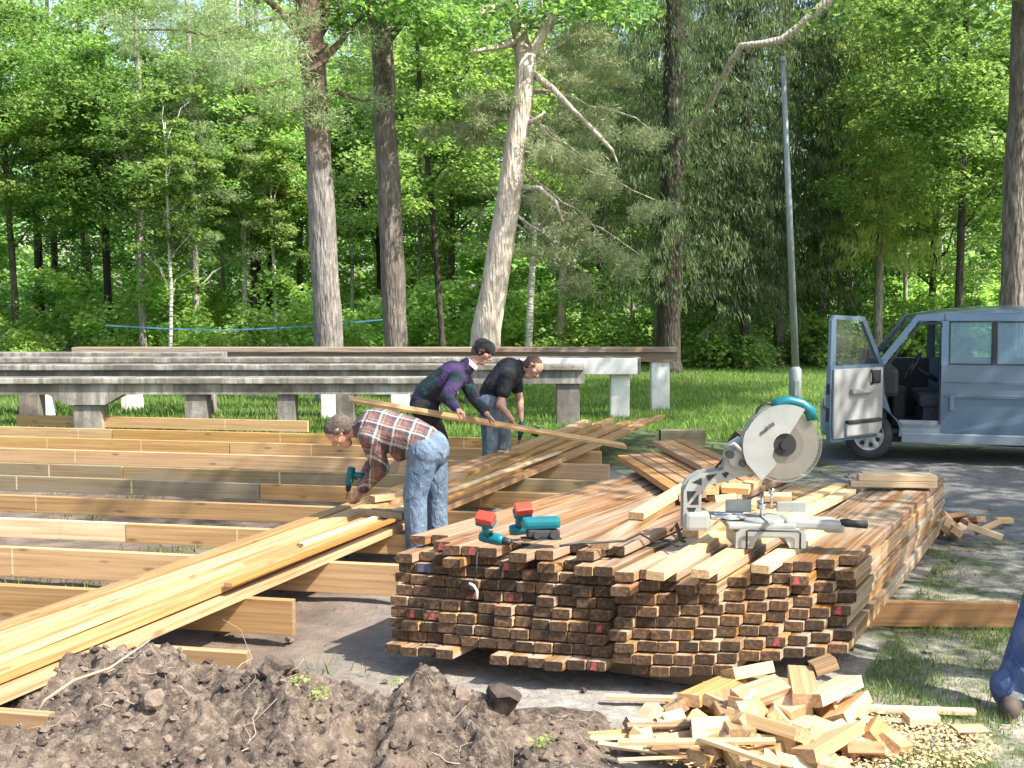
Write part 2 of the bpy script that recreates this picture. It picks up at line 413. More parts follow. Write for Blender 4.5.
# dug soil mound, front left
def mheight(x, y):
    px = 512 + x / y * F
    prof = np.interp(x, [-3.6, -2.35, -2.05, -1.75, -1.1, -.85, -.55, -.38, -.15, .0, .3, .55],
                     [.0, .05, .21, .29, .29, .22, .16, .21, .13, .06, .03, -.05])
    crest = 4.75 + .12 * np.sin(x * 2.1)
    back = np.clip(1 - (y - crest) / .45, 0, 1); back = back * back * (3 - 2 * back)
    front = np.clip(1 - (crest - y) / 3.2, 0, 1) ** .8
    sh = np.where(y > crest, back, front)
    r = fbm(x * 2.2, y * 2.2, 6, 5); r2 = fbm(x * 9, y * 9, 5, 31)
    rid = 1 - np.abs(2 * fbm(x * 4, y * 4, 5, 77) - 1)
    return prof * sh + ((r - .5) * .26 + (r2 - .5) * .2 + (rid - .7) * .12 + (fbm(x * 24, y * 24, 3, 91) - .5) * .085) * np.clip(sh, 0, 1) * np.clip(prof * 12, 0, 1) - .03 * (1 - sh)
mx = np.arange(-4.2, .75, .0125); my = np.arange(2.9, 5.4, .0125)
X2, Y2 = np.meshgrid(mx, my); Z2 = mheight(X2, Y2)
edge = np.minimum.reduce([(X2 - mx[0]), (mx[-1] - X2), (my[-1] - Y2)]) ; Z2 = Z2 * np.clip(edge / .25, 0, 1) - .06 * (1 - np.clip(edge / .25, 0, 1))
V = np.stack([X2, Y2, Z2], -1).reshape(-1, 3); ii = np.arange(len(mx) * len(my)).reshape(len(my), len(mx))
Fq = np.stack([ii[:-1, :-1], ii[:-1, 1:], ii[1:, 1:], ii[1:, :-1]], -1).reshape(-1, 4)
tag(grid_obj('soil_mound', V, Fq, M_mound), kind='structure')
def mz(x, y): return float(mheight(np.array([x]), np.array([y]))[0])

# soil clods, stones
def lumps(name, spots, mats, seed):
    r_ = random.Random(seed); mb = MB()
    bm = bmesh.new(); bmesh.ops.create_icosphere(bm, subdivisions=2, radius=1)
    base = [v.co.copy() for v in bm.verts]; fc = [tuple(v.index for v in f.verts) for f in bm.faces]; bm.free()
    for (x, y, z, s) in spots:
        a = Vector((r_.uniform(-1, 1), r_.uniform(-1, 1), r_.uniform(-1, 1)))
        q = Euler((r_.uniform(0, 6), r_.uniform(0, 6), r_.uniform(0, 6))).to_matrix()
        sx_, sy_, sz_ = s * r_.uniform(.7, 1.3), s * r_.uniform(.7, 1.3), s * r_.uniform(.5, .9)
        ph = [r_.uniform(0, 6) for _ in range(3)]
        vs = []
        for c in base:
            k = 1 + .22 * math.sin(3.1 * c.x + ph[0]) * math.sin(2.7 * c.y + ph[1]) + .2 * math.sin(4.9 * c.z + ph[2] + 2 * c.x)
            k += r_.uniform(-.2, .2)
            d = q @ (c * k); vs.append((x + d.x * sx_, y + d.y * sy_, z + d.z * sz_))
        mb.add(vs, fc, r_.randrange(len(mats)), False)
    return mb.build(name, mats, recalc=False)
sp = []
for _ in range(3200):
    x = rnd.uniform(-3.3, .55); y = rnd.uniform(3.4, 5.0); s = .004 + .02 * rnd.random() ** 3.5
    sp.append((x, y, mz(x, y) + s * .1, s))
for x, y, s in ((-.46, 4.78, .06), (-.04, 4.75, .075), (-.22, 4.7, .05), (-1.0, 4.6, .07), (-1.45, 4.3, .06), (-.7, 4.45, .05)):
    sp.append((x, y, mz(x, y) + s * .5, s))
M_clod = plain('dry_clod', (.10, .074, .057), 1, nz=.5, scale=14, bumpy=.8)
M_clod2 = plain('dark_clod', (.07, .05, .04), 1, nz=.5, scale=14, bumpy=.8)
M_clod3 = plain('pale_clod', (.17, .13, .10), 1, nz=.35, scale=14, bumpy=.8)
tag(lumps('soil_clods', sp, [M_clod, M_clod2, M_clod3], 4), 'crumbly grey brown clods strewn over the dug soil mound', 'soil', kind='stuff')
sp = []
for _ in range(900):
    x = rnd.uniform(-2.5, 5); y = 4.6 + 8 * rnd.random() ** 1.5; s = .004 + .018 * rnd.random() ** 4
    sp.append((x, y, s * .3 - .005, s))
tag(lumps('gravel', sp, [M_clod, M_clod3], 5), 'loose small stones lying around the timber stacks', 'gravel', kind='stuff')

# ------------------------------------------------------------------ timber
def timber(name, p0, p1, wd, th, mats, roll=0.0, marks=None, parent=None, cham=.003, mid=None, shear=0.0):
    """one board as a mesh object: length along local X from p0 to p1 (centre line of the cross-section)"""
    p0 = Vector(p0); p1 = Vector(p1); L = (p1 - p0).length
    prof = [(-wd / 2 + cham, -th / 2), (wd / 2 - cham, -th / 2), (wd / 2, -th / 2 + cham), (wd / 2, th / 2 - cham),
            (wd / 2 - cham, th / 2), (-wd / 2 + cham, th / 2), (-wd / 2, th / 2 - cham), (-wd / 2, -th / 2 + cham)]
    ns = max(1, min(6, int(L / .6))) if mid is None else mid
    bow = rnd.uniform(-.004, .004) * L; bow2 = rnd.uniform(-.002, .002) * L if L > 1 else 0
    mb = MB(); n = 8; vs = []
    for i in range(ns + 1):
        u = i / ns; k = 4 * u * (1 - u)
        vs += [(u * L - L / 2 + (shear * a if i == 0 else 0), a + bow * k, b_ + bow2 * k) for a, b_ in prof]
    fs = [(i * n + k, i * n + (k + 1) % n, (i + 1) * n + (k + 1) % n, (i + 1) * n + k) for i in range(ns) for k in range(n)]
    mb.add(vs, fs, 0)
    mb.add(vs[:n], [tuple(reversed(range(n)))], 1); mb.add(vs[-n:], [tuple(range(n))], 1)
    for q in (marks or []):
        mi, pts = q
        mb.add([(p[0] + shear * p[1], p[1], p[2]) for p in pts], [tuple(range(len(pts)))], mi)
    o = mb.build(name, mats, parent, recalc=not marks)
    x = (p1 - p0).normalized()
    y = Vector((0, 0, 1)).cross(x).normalized(); z = x.cross(y)
    M = Matrix((x, y, z)).transposed().to_4x4() @ Matrix.Rotation(roll, 4, 'X')
    o.rotation_mode = 'XYZ'; o.rotation_euler = M.to_euler(); o.location = (p0 + p1) / 2
    return o

ORD = ['first', 'second', 'third', 'fourth', 'fifth', 'sixth', 'seventh', 'eighth', 'ninth', 'tenth', 'eleventh', 'twelfth', 'thirteenth']
A28 = R(28); D = Vector((math.sin(A28), math.cos(A28), 0)); NN = Vector((math.cos(A28), -math.sin(A28), 0))
BW, BT, BP = .086, .047, .057
LEN = 3.75
def stack(which, s0, ncol, rows, z0, frontY):
    for r in range(rows):                     # 0 = bottom
        fromtop = rows - 1 - r
        skip = {('left', 0): (4, 5), ('right', 0): (0, 6, 7, 8, 9, 10)}.get((which, r), ())
        dx = rnd.uniform(-.018, .018)
        for c in range(ncol):
            if c in skip: continue
            if which == 'right' and fromtop == 0 and c in (3, 5): continue
            s = s0 + dx + (c + .5) * (BW + (.0085 if which == 'left' else .004))
            # keep ends along the front line Y = frontY(x)
            jit = rnd.gauss(0, .011) if fromtop > 1 else rnd.uniform(-.09, .05)
            if which == 'left' and fromtop == 0: jit += [.16, .2, .08, .02, .04, .0, .06, -.05, -.06, .12, .0, .1][c]
            u = c / (ncol - 1)
            Y = frontY(u, r, rows) + jit
            t0 = (Y + math.sin(A28) * s) / math.cos(A28)
            L = LEN + rnd.uniform(-.12, .06)
            p0 = NN * s + D * t0; p1 = NN * s + D * (t0 + L)
            zz = z0 + r * BP + BT / 2 + rnd.uniform(-.002, .002)
            p0.z = zz; p1.z = z0 * .25 + r * BP * .93 + BT / 2
            marks = []; mt = ''
            hw, hh, xe = BW / 2 - .004, BT / 2 - .004, -L / 2 - .002
            q = rnd.random()
            if q < .075:
                a = rnd.uniform(-.7, .2) * hw
                marks = [(2, [(xe, a, -hh), (xe, a, hh), (xe, a + .5 * hw, hh), (xe, a + .8 * hw, -hh)])]; mt = 'red-marked '
            elif q < .085:
                marks = [(3, [(xe, -hw, -hh), (xe, -hw, hh), (xe, hw * .8, hh), (xe, hw * .8, -hh)])]; mt = 'blue-marked '
            o = timber('timber_board', p0, p1, BW, BT, [M_topred if (fromtop == 0 and which == 'left') or (fromtop < 2 and rnd.random() < .3) else M_stack, M_end, M_redp, M_bluep], marks=marks, roll=rnd.uniform(-.012, .012), shear=(-.30 if which == 'left' else -.38) + rnd.uniform(-.05, .05))
            tag(o, '%s%s board from the left in the %s layer down of the %s timber stack' % (mt, ORD[c], ORD[fromtop], which),
                'timber board', 'boards of the %s timber stack' % which)
stack('left', -3.225, 12, 10, .1, lambda u, r, n: 5.62 - .28 * u - (.05 if r == 0 else 0) + .012 * r)
stack('right', -2.05, 11, 9, .09, lambda u, r, n: 5.28 + .34 * max(0, u - .35) ** 1.5 + .03 * r * u + .004 * r - .05 * u)
# bearers under the stacks
for k, (t, lab) in enumerate(((5.25, 'squared bearer timber under the front of the stacks'), (6.9, 'squared bearer timber under the middle of the stacks'), (8.3, 'squared bearer timber under the far end of the stacks'))):
    zb = [.045, .026, .012][k]
    a = NN * -3.1 + D * t; b_ = NN * -1.15 + D * t; a.z = b_.z = zb - .012
    tag(timber('bearer', a, b_, .09, .085 if k == 0 else .06, [M_joistdk, M_end]), lab, 'timber')

def stz(p, n=10):   # top of the stack under a point
    t = p.x * D.x + p.y * D.y
    u = min(1, max(0, (t - 4.7) / LEN)); s = p.x * NN.x + p.y * NN.y
    if s < -2.07: return (.1 + 9 * BP + BT) * (1 - u) + (.025 + 9 * BP * .93 + BT) * u
    return (.09 + 8 * BP + BT) * (1 - u) + (.0225 + 8 * BP * .93 + BT) * u
# pale short planks lying across the far right end
for k in range(4):
    y = 8.2 + (k % 2) * .1; z = .53 + .047 * (k // 2) + .024
    p = at_y(850 + 4 * k, 470, y); q = at_y(936 - 5 * (k % 2), 470, y - .06)
    tag(timber('short_plank', (p.x, y, z + .01), (q.x, y - .06, z + .01), .095, .045, [M_pale, M_endp]),
        'pale short plank laid across the far right end of the stack, ' + ['lower front one', 'lower back one', 'upper front one', 'upper back one'][k], 'plank', 'short planks on the right stack')
# boards loosely laid over right stack; sun glare put in as pale wood
loose = [((690, 528), (770, 470), .0, 'sunlit plank lying behind the saw base'), ((745, 520), (842, 478), .0, 'wide pale plank to the right of the saw base'),
         ((770, 522), (850, 484), .0, 'pale plank along the right of the saw base'),
         ((636, 530), (688, 497), .047, 'pale edge board between the drills and the saw'), ((600, 556), (668, 512), .0, 'loose brown board with pale end left of the saw'),
         ((655, 575), (720, 535), .0, 'sunlit board sticking out below the saw bracket'), ((700, 572), (770, 530), .0, 'white faced board overhanging under the saw base'),
         ((760, 566), (822, 528), .0, 'short board under the front of the saw base')]
for (a, b_, dz, lab) in loose:
    p = at_z(a[0], a[1], .62); q = at_z(b_[0], b_[1], .58)
    p.z = stz(p) + BT / 2 + dz + .003; q.z = stz(q) + BT / 2 + dz + .003
    tag(timber('loose_board', p, q, .09, .042, [M_stack if rnd.random() < .6 else M_pale, M_endp]), lab, 'board', 'loose boards on the stacks')
# planks laid askew over the stack
for k in range(6):
    x0 = .93 + .1 * k; y0 = 9.15 + .05 * k; x1 = 1.12 + .102 * k; y1 = 6.95 + .13 * k + rnd.uniform(-.05, .05)
    z = .655 + .002 * k
    tag(timber('askew_plank', (x1, y1, z + .01), (x0, y0, z - .03), .096, .045, [M_red, M_endp]),
        '%s reddish plank from the left laid askew on the back of the stack' % ORD[k], 'plank', 'planks laid askew on the stack')
for k in range(3):
    x0 = 1.28 + .1 * k; y0 = 9.6 + .05 * k; x1 = 1.42 + .1 * k; y1 = 7.9 + .1 * k
    tag(timber('askew_plank', (x1, y1, .715), (x0, y0, .69), .096, .045, [M_red, M_endp]),
        '%s plank of the upper askew layer behind the saw' % ['left', 'middle', 'right'][k], 'plank', 'planks laid askew on the stack')
# offcuts on the stack behind the saw bracket
offs = [((742, 492), .035, 10, .62), ((765, 490), .035, -35, .62), ((722, 494), .03, 30, .62), ((752, 478), .085, 60, .62), ((778, 483), .09, -10, .62), ((736, 484), .085, -20, .62), ((790, 496), .03, 25, .62)]
bs_ = ['sawn block in the middle of the little heap under the saw blade', 'sawn block right of the middle under the saw blade', 'leftmost sawn block beside the saw bracket', 'upper middle block on the little heap under the saw', 'upper right block touching the saw blade', 'upper left block behind the saw bracket', 'rightmost block of the little heap under the saw']
for k, (p, dz, an, z) in enumerate(offs):
    q = at_z(p[0], p[1], z + dz); q.z = stz(q) + dz
    dv = Vector((math.cos(R(an)), math.sin(R(an)), 0)) * .09
    tag(timber('offcut_block', q - dv, q + dv, .085, .046, [M_pale, M_endp], roll=rnd.uniform(-.3, .3)),
        bs_[k], 'offcut', 'offcuts under the saw blade')
# two dark blocks and a timber end behind the stack
for (p, an, ro, lab) in (((744, 440), 60, .6, 'dark squared block leaning on the ground behind the saw'), ((764, 442), 20, .1, 'pale squared block beside the dark block behind the saw'), ((682, 438), 0, 0, 'brown timber end standing beyond the plank pile')):
    q = at_z(p[0], p[1] + 8, 0); q.z = .12; dv = Vector((math.cos(R(an)), math.sin(R(an)), 0)) * .3
    tag(timber('timber_block', q - dv, q + dv, .2, .2, [M_joistdk if 'dark' in lab or 'brown' in lab else M_joist, M_end], roll=ro), lab, 'timber block')

# joists
J = Vector((math.cos(R(-11)), math.sin(R(-11)), 0))
def joist(px_l, px_r, pxref, pyref, mat, lab, zt=.25, h=.2, seam=None):
    """timber on edge whose top face passes the pixel (pxref, pyref)"""
    P0 = at_z(pxref, pyref, zt)
    def where(px):       # point on the line P0 + t J seen at column px
        k = (px - 512) / F
        t = (k * P0.y - P0.x) / (J.x - k * J.y); return P0 + J * t
    a = where(px_l); b_ = where(px_r); a.z = b_.z = zt - h / 2
    L = (b_ - a).length
    marks = []
    for fr in ([.33, .71] if L > 2 else [.55]):
        xx = (fr + rnd.uniform(-.1, .1) - .5) * L
        marks.append((2, [(xx - .008, -.0265, -h / 2 + .01), (xx + .010, -.0265, -h / 2 + .01), (xx + .010, -.0265, h / 2 - .006), (xx - .008, -.0265, h / 2 - .006)]))
    o = timber('floor_joist', a, b_, .05, h, [mat, M_endp, M_pale], marks=marks, mid=1)
    return tag(o, lab, 'joist', 'joists of the floor being built')
rows = [(417.5, [(15, 307, M_joist, 'pale timber')]), (430, [(-60, 110, M_joist, 'left tan joist'), (111, 600, M_joist, 'right tan joist')]),
        (440, [(-60, 228, M_joist, 'left light joist'), (229, 602, M_joist, 'right light joist')]), (452, [(-80, 610, M_joist, 'long tan joist')]),
        (467, [(-90, 120, M_joistdk, 'left weathered joist'), (121, 610, M_joistdk, 'right weathered joist')]),
        (480, [(-100, 258, M_joistdk, 'left grey brown joist'), (259, 600, M_joist, 'right tan joist')]),
        (500, [(-120, 520, M_joist, 'long bright joist')]), (524, [(-140, 122, M_pale, 'left bright joist'), (123, 470, M_joist, 'right brown joist')]),  # sunlit left stretch of the eighth row put in as paler wood
        (553, [(-160, 398, M_joist, 'long tan joist')]), (592, [(-200, 290, M_joist, 'long joist with pale cut end')])]
for k, (y, segs) in enumerate(rows):
    for (a, b_, m, lab) in segs:
        joist(a, b_, 150, y, m, h=(.2 if k > 7 else .16 if k < 5 else .145), lab= '%s in the %s row of joists from the concrete beams' % (lab, ORD[k]))
joist(60, 243, 190, 648, M_joist, 'joist half buried behind the crest of the soil mound')
joist(-300, 40, 20, 711, M_joist, 'joist end under the plank pile at the left of the mound')
# ground timber at the right of the stack
a = at_z(840, 625, 0); b_ = at_z(1016, 627, 0); a.z = b_.z = .075
tag(timber('ground_timber', a, b_, .05, .15, [M_red, M_endp]), 'reddish timber on edge across the grass right of the stacks', 'timber')
a = at_z(860, 708, .02); b_ = at_z(975, 712, .02)
tag(timber('ground_lath', a, b_, .04, .025, [M_pale, M_endp]), 'thin lath lying on the grass near the trouser leg', 'lath')
a = at_z(605, 697, .02); b_ = at_z(705, 700, .02)
tag(timber('ground_lath', a, b_, .03, .025, [M_pale, M_endp]), 'thin pale lath lying under the front of the right stack', 'lath')

# long plank pile over the joists
A20 = R(20.5); D2 = Vector((math.sin(A20), math.cos(A20), 0)); N2 = Vector((math.cos(A20), -math.sin(A20), 0))
P0 = at_z(0, 706, .25); P0.z = 0
lanes = 7
for layer in (0, 1):
    for i in range(lanes):
        if layer == 1 and i in (0, 3): continue
        base = P0 - N2 * (.05 + .104 * i) - D2 * .9 + N2 * (.012 * layer)
        j1 = 5.6 + rnd.uniform(-.8, 1.0) + .5 * layer
        end = 12.7 + rnd.uniform(-1.1, .25) - .9 * layer + (.9 if i < 2 else 0)
        z = .25 + .0235 + layer * .047
        sk = rnd.uniform(-.012, .012)
        a = base.copy(); b_ = base + D2 * j1; a.z = b_.z = z
        o = timber('long_plank', a, b_, .098, .045, [M_new, M_endp])
        tag(o, '%s near plank counted from the right edge of the long pile, %s layer' % (ORD[i], ['lower', 'upper'][layer]), 'plank', 'long planks piled across the joists')
        a = base + D2 * (j1 + .02); b_ = base + D2 * end + N2 * (sk * 6 - .1 * layer * (i % 3)); a.z = b_.z = z
        o = timber('long_plank', a, b_, .098, .045, [M_new if i % 3 else M_red, M_endp])
        tag(o, '%s far plank counted from the right edge of the long pile, %s layer' % (ORD[i], ['lower', 'upper'][layer]), 'plank', 'long planks piled across the joists')
# slim battens on top of the pile
for k, (pa, pb) in enumerate((((228, 585), (520, 470)), ((-30, 672), (240, 565)), ((300, 545), (560, 452)))):
    a = at_z(*pa, .36); b_ = at_z(*pb, .36)
    tag(timber('batten', a, b_, .05, .022, [M_pale if k else M_red, M_endp]), ['slim batten lying on the pile beside the plaid shirted man', 'slim pale batten at the near end of the plank pile', 'slim batten on the pile right of the jeans'][k], 'batten')
# short blocks on the pile by the man's hand
for k, (p, q, lab) in enumerate((((370, 512), (405, 516), 'grey brown short block on the pile at the left of the jeans'), ((372, 499), (392, 496), 'small pale block on the pile beside the drilling hand'))):
    a = at_z(*p, .38); b_ = at_z(*q, .38); tag(timber('short_block', a, b_, .08, .05, [M_joistdk if k == 0 else M_pale, M_endp]), lab, 'block')
# carried plank
a = at_y(349, 399, 10.45); b_ = at_z(625, 446, .39)
tag(timber('carried_plank', a, b_, .1, .032, [M_new, M_endp], roll=.35), 'long plank held aslant by the man in the purple and green jacket', 'plank')

# offcut heap front right
ox = random.Random(21)
heap = at_z(765, 745, 0)
big = [((770, 712), (838, 738), .10), ((715, 688), (742, 735), .10), ((760, 690), (800, 712), .15), ((800, 672), (806, 700), .17), ((812, 700), (850, 682), .19), ((690, 700), (735, 680), .12),
       ((735, 716), (800, 735), .13), ((805, 755), (850, 728), .08), ((835, 722), (858, 700), .12), ((740, 700), (780, 686), .17), ((700, 738), (760, 722), .06), ((775, 752), (800, 750), .04),
       ((730, 675), (765, 668), .14), ((815, 668), (832, 662), .2), ((845, 745), (880, 730), .05), ((760, 742), (820, 716), .05)]
adj = ['tan', 'pale', 'honey coloured', 'orange brown']
bl = ['long pale offcut lying aslant across the middle of the front heap', 'tan offcut standing steeply at the left shoulder of the front heap', 'short offcut left of the topmost blocks of the front heap', 'offcut leaning up beneath the lower front boards of the stack',
      'uppermost offcut pointing right on top of the front heap', 'offcut rising towards the left peak of the front heap', 'bright wide offcut sloping down the middle left of the heap', 'lowest right offcut pointing at the viewer from the heap', 'tan offcut on the right shoulder of the front heap',
      'offcut bridging the two highest blocks of the front heap', 'low pale offcut on the left foot of the heap', 'small offcut at the very bottom centre of the heap', 'farthest left offcut peeking out behind the heap', 'topmost small offcut at the back of the heap',
      'white lit offcut at the right foot of the heap', 'offcut half buried in the lower middle of the heap']
for k, (p, q, z) in enumerate(big):
    a = at_z(p[0], p[1], z); b_ = at_z(q[0], q[1], z + ox.uniform(-.02, .03)); dl = (b_ - a).normalized() * .012; a -= dl; b_ += dl
    m = [M_pale, M_new, M_pale, M_joist][k % 4]
    tag(timber('offcut_block', a, b_, .115, .056, [m, M_endp], roll=ox.uniform(-.5, .5)), bl[k], 'offcut', 'larger offcuts of the front heap')
for k in range(60):
    an = ox.uniform(0, 6.3); rr = ox.random() ** .6
    c = heap + Vector((math.cos(an) * rr * .58, math.sin(an) * rr * .38 + .05, 0)); c.z = max(.03, .15 * (1 - rr) + ox.uniform(0, .04))
    L = ox.uniform(.07, .17); dv = Vector((math.cos(an * 3.3), math.sin(an * 3.3), ox.uniform(-.35, .35))) * L / 2
    tag(timber('offcut_block', c - dv, c + dv, .098, .05, [ox.choice([M_pale, M_new, M_joist, M_pale]), M_endp], roll=ox.uniform(-1, 1)), 'short sawn offcut at the %s %s of the heap before the right stack' % (['front', 'back'][c.y > heap.y + .05], ['left', 'middle', 'right'][min(2, max(0, int((c.x - heap.x + .58) / .387)))]), 'offcut', 'offcuts of the front heap')
for k in range(20):
    c = at_z(ox.uniform(610, 720), ox.uniform(715, 766), 0); c.z = ox.uniform(.02, .07)
    L = ox.uniform(.15, .5); an = ox.uniform(-.7, .5) + (math.pi if ox.random() < .5 else 0); dv = Vector((math.cos(an), math.sin(an), ox.uniform(-.06, .06))) * L / 2
    tag(timber('wood_sliver', c - dv, c + dv, ox.uniform(.02, .05), ox.uniform(.006, .02), [ox.choice([M_pale, M_new]), M_endp], roll=ox.uniform(-.6, .6)), 'thin split sliver among the scraps left of the offcut heap', 'wood scrap', 'slivers beside the offcut heap')
tag(timber('pale_strip', at_z(618, 742, .1), at_z(775, 741, .12), .035, .02, [M_pale, M_endp]), 'long whitish strip lying across the scraps beside the offcut heap', 'strip')
tag(timber('pale_strip', at_z(700, 738, .13), at_z(780, 766, .08), .03, .02, [M_pale, M_endp]), 'whitish strip pointing to the bottom edge below the offcut heap', 'strip')
# second heap on the right
h2 = at_z(962, 540, 0)
for k in range(15):
    c = h2 + Vector((ox.uniform(-.17, .2), ox.uniform(-.2, .35), 0)); c.z = ox.uniform(.03, .12); an = ox.uniform(0, 3.1)
    dv = Vector((math.cos(an), math.sin(an), ox.uniform(-.3, .3))) * ox.uniform(.06, .13)
    tag(timber('offcut_block', c - dv, c + dv, .09, .05, [ox.choice([M_pale, M_red, M_joist]), M_endp], roll=ox.uniform(-1, 1)), 'offcut block in the small heap beyond the right corner of the stack', 'offcut', 'offcuts of the far heap')
for (p, lab) in (((1003, 520), 'single offcut block lying apart on the asphalt'), ((920, 717), 'flat offcut lying in the grass right of the heap'), ((968, 727), 'small pale chip beside the boot')):
    c = at_z(p[0], p[1], .03); tag(timber('offcut_block', c - Vector((.07, .02, 0)), c + Vector((.07, -.01, 0)), .08, .04 if 'chip' not in lab else .01, [M_pale, M_endp]), lab, 'offcut')

# roots and twigs on the mound
mb = MB(); 
for k in range(45):
    x = ox.uniform(-2.4, .5); y = ox.uniform(4.0, 4.95); z = mz(x, y); pts = []; d = Vector((ox.uniform(-1, 1), ox.uniform(-.6, .6), ox.uniform(-.1, .35))).normalized()
    L = ox.uniform(.08, .4); n = 6
    for i in range(n):
        q = Vector((x, y, 0)) + d * L * i / n
        pts.append((q.x, q.y, max(mz(q.x, min(q.y, 5.1)) + .006, z + d.z * L * i / n))); d = (d + Vector((ox.uniform(-.4, .4), ox.uniform(-.4, .4), ox.uniform(-.2, .2)))).normalized()
    r0 = ox.uniform(.001, .0028); mb.tube(pts, [r0 * (1 - i / n * .6) for i in range(n)], 5)
M_root = plain('dry_root', (.33, .27, .2), .9, nz=.3)
tag(mb.build('root_bits', M_root), 'thin dry roots and twigs poking out of the soil mound', 'roots', kind='stuff')
# longer branch over the mound
mb = MB(); pts = [at_z(*p, z) for p, z in (((25, 735), .12), ((45, 700), .26), ((75, 680), .33), ((110, 668), .37), ((150, 640), .44))]
mb.tube(pts, [.006, .008, .008, .006, .003], 6); tag(mb.build('dead_branch', M_root), 'thin bent dead branch leaning on the soil mound by the planks', 'branch')

# ------------------------------------------------------------------ concrete beams on posts
def conc_beam(px_l, px_r, Y, ytop, ybot, posts, haunch, lab, mat=None, yaw=0.0, th=.32, postmat=None):
    k = F / Y; cx = ((px_l + px_r) / 2 - 512) / k; L = (px_r - px_l) / k
    zt = EYE - (ytop - HOR) / k; zb = EYE - (ybot - HOR) / k
    root = empty('concrete_beam', (cx, Y, 0), yaw, lab, 'concrete beam', 'concrete beams behind the joists')
    mb = MB(); poly = [(-L / 2, zt), (L / 2, zt)]; low = []
    hd = (zt - zb) * .38
    if haunch:
        xs_ = sorted([(p - 512) / k - cx for p in haunch]); low = []
        x = L / 2; low.append((L / 2, zb + hd))
        for h_ in reversed(xs_):
            low += [(h_ + .55, zb + hd), (h_ + .28, zb), (h_ - .28, zb), (h_ - .55, zb + hd)]
        low.append((-L / 2, zb + hd))
    else: low = [(L / 2, zb), (-L / 2, zb)]
    mb.prism(poly + low, -th / 2, th / 2, 'y')
    beam = mb.build('beam', mat or M_conc, root)
    # flange lip and top cap, broken edge pieces
    mb = MB(); mb.box((0, 0, zt - .045), (L - .02, th + .12, .085), bev=.012); mb.build('flange', mat or M_conc, root)
    for p in posts:
        mb = MB(); x = (p[0] - 512) / k - cx; wd = p[1] / k
        mb.box((x, .02, (zb + (hd if (haunch and not p[2]) else 0)) / 2 - .02), (wd, th * .85, zb + (hd if (haunch and not p[2]) else 0) + .03), bev=.015, rot=(0, R(rnd.uniform(-1, 1)), 0))
        mb.build('post', postmat or mat or M_conc, root)
    return root
conc_beam(-340, 458, 16.2, 377, 404, [(88, 28, 1), (196, 22, 0), (286, 18, 0), (430, 20, 0), (-60, 26, 1)], [88, -60], 'nearest tall grey haunched concrete beam ending behind the bending men', yaw=R(.4))
conc_beam(-260, 584, 17.3, 364, 383, [(568, 23, 0), (345, 18, 0), (30, 20, 0)], None, 'second concrete beam ending on a thick grey post right of the black shirt', yaw=R(.3))
conc_beam(-250, 640, 18.5, 357, 374, [(620, 19, 0), (330, 18, 0), (40, 20, 0)], None, 'third concrete beam ending in a whitewashed end on a white post', yaw=R(.2), postmat=M_concw)
conc_beam(75, 676, 20.0, 347, 361, [(660, 18, 0), (400, 18, 0), (130, 18, 0)], None, 'farthest stained brownish concrete beam on the palest post at its right end', yaw=R(-.2), postmat=M_concw, mat=M_concb)
conc_beam(-200, 225, 19.2, 352, 366, [(30, 18, 0), (205, 18, 0)], [150], 'short haunched concrete beam piled behind the left half of the nearest beam', yaw=R(-.6))
k = F / 18.5; x0 = (578 - 512) / k; mb = MB(); mb.box((x0, 18.5 - .23, EYE - (365.5 - HOR) / k), (1.95, .05, .27), bev=.01)
tag(mb.build('concrete_slab', M_concw), 'whitewashed slab facing the right end of the third beam', 'concrete slab')

# ------------------------------------------------------------------ vegetation
rng = np.random.default_rng(11)
def unit(n):
    v = rng.normal(size=(n, 3)); return v / np.linalg.norm(v, axis=1, keepdims=True)
def leaf_verts(c, nr, ax, ln, wd):
    """rhombic leaves: centre c, normal nr, axis ax"""
    a = ax - nr * np.sum(ax * nr, 1, keepdims=True); a /= np.linalg.norm(a, axis=1, keepdims=True) + 1e-9
    b_ = np.cross(nr, a); l = ln[:, None] / 2; w_ = wd[:, None] / 2
    fold = nr * w_ * .35
    return np.stack([c - a * l, c + b_ * w_ + a * l * .15 + fold, c + a * l, c - b_ * w_ + a * l * .15 + fold], 1).reshape(-1, 3)
def crown_leaves(centres, rad, per, size, flat=.4, droop=0.0):
    n = len(centres); cnt = np.maximum(8, (per * rng.uniform(.5, 1.5, n)).astype(int)); idx = np.repeat(np.arange(n), cnt); m = len(idx)
    u = unit(m) * (rng.random(m) ** .45)[:, None] * rad[idx][:, None]; u[:, 2] *= flat
    c = centres[idx] + u; c[:, 2] -= droop * (u[:, 0] ** 2 + u[:, 1] ** 2)
    nr = unit(m) * .75 + np.array([0, 0, 1.0]); nr /= np.linalg.norm(nr, axis=1, keepdims=True)
    ln = size * rng.uniform(.6, 1.35, m)
    return leaf_verts(c, nr, unit(m), ln, ln * rng.uniform(.5, .8, m))
def broadleaf_crown(name, mat, R_, z0, z1, nclump, per, size, seed_shape=0):
    zc = (z0 + z1) / 2; hz = (z1 - z0) / 2
    u = unit(nclump) * (rng.random(nclump) ** .4)[:, None]
    lob = 1 + .28 * np.sin(3 * np.arctan2(u[:, 1], u[:, 0]) + seed_shape) * np.cos(2.3 * u[:, 2] * 2 + seed_shape)
    c = u * np.array([R_, R_, hz]) * lob[:, None]; c[:, 2] += zc
    V = crown_leaves(c, rng.uniform(.45, 1.05, nclump) * R_ / 4 + .15, per, size)
    return quads_mesh(name, V, len(V) // 4, [mat]), c
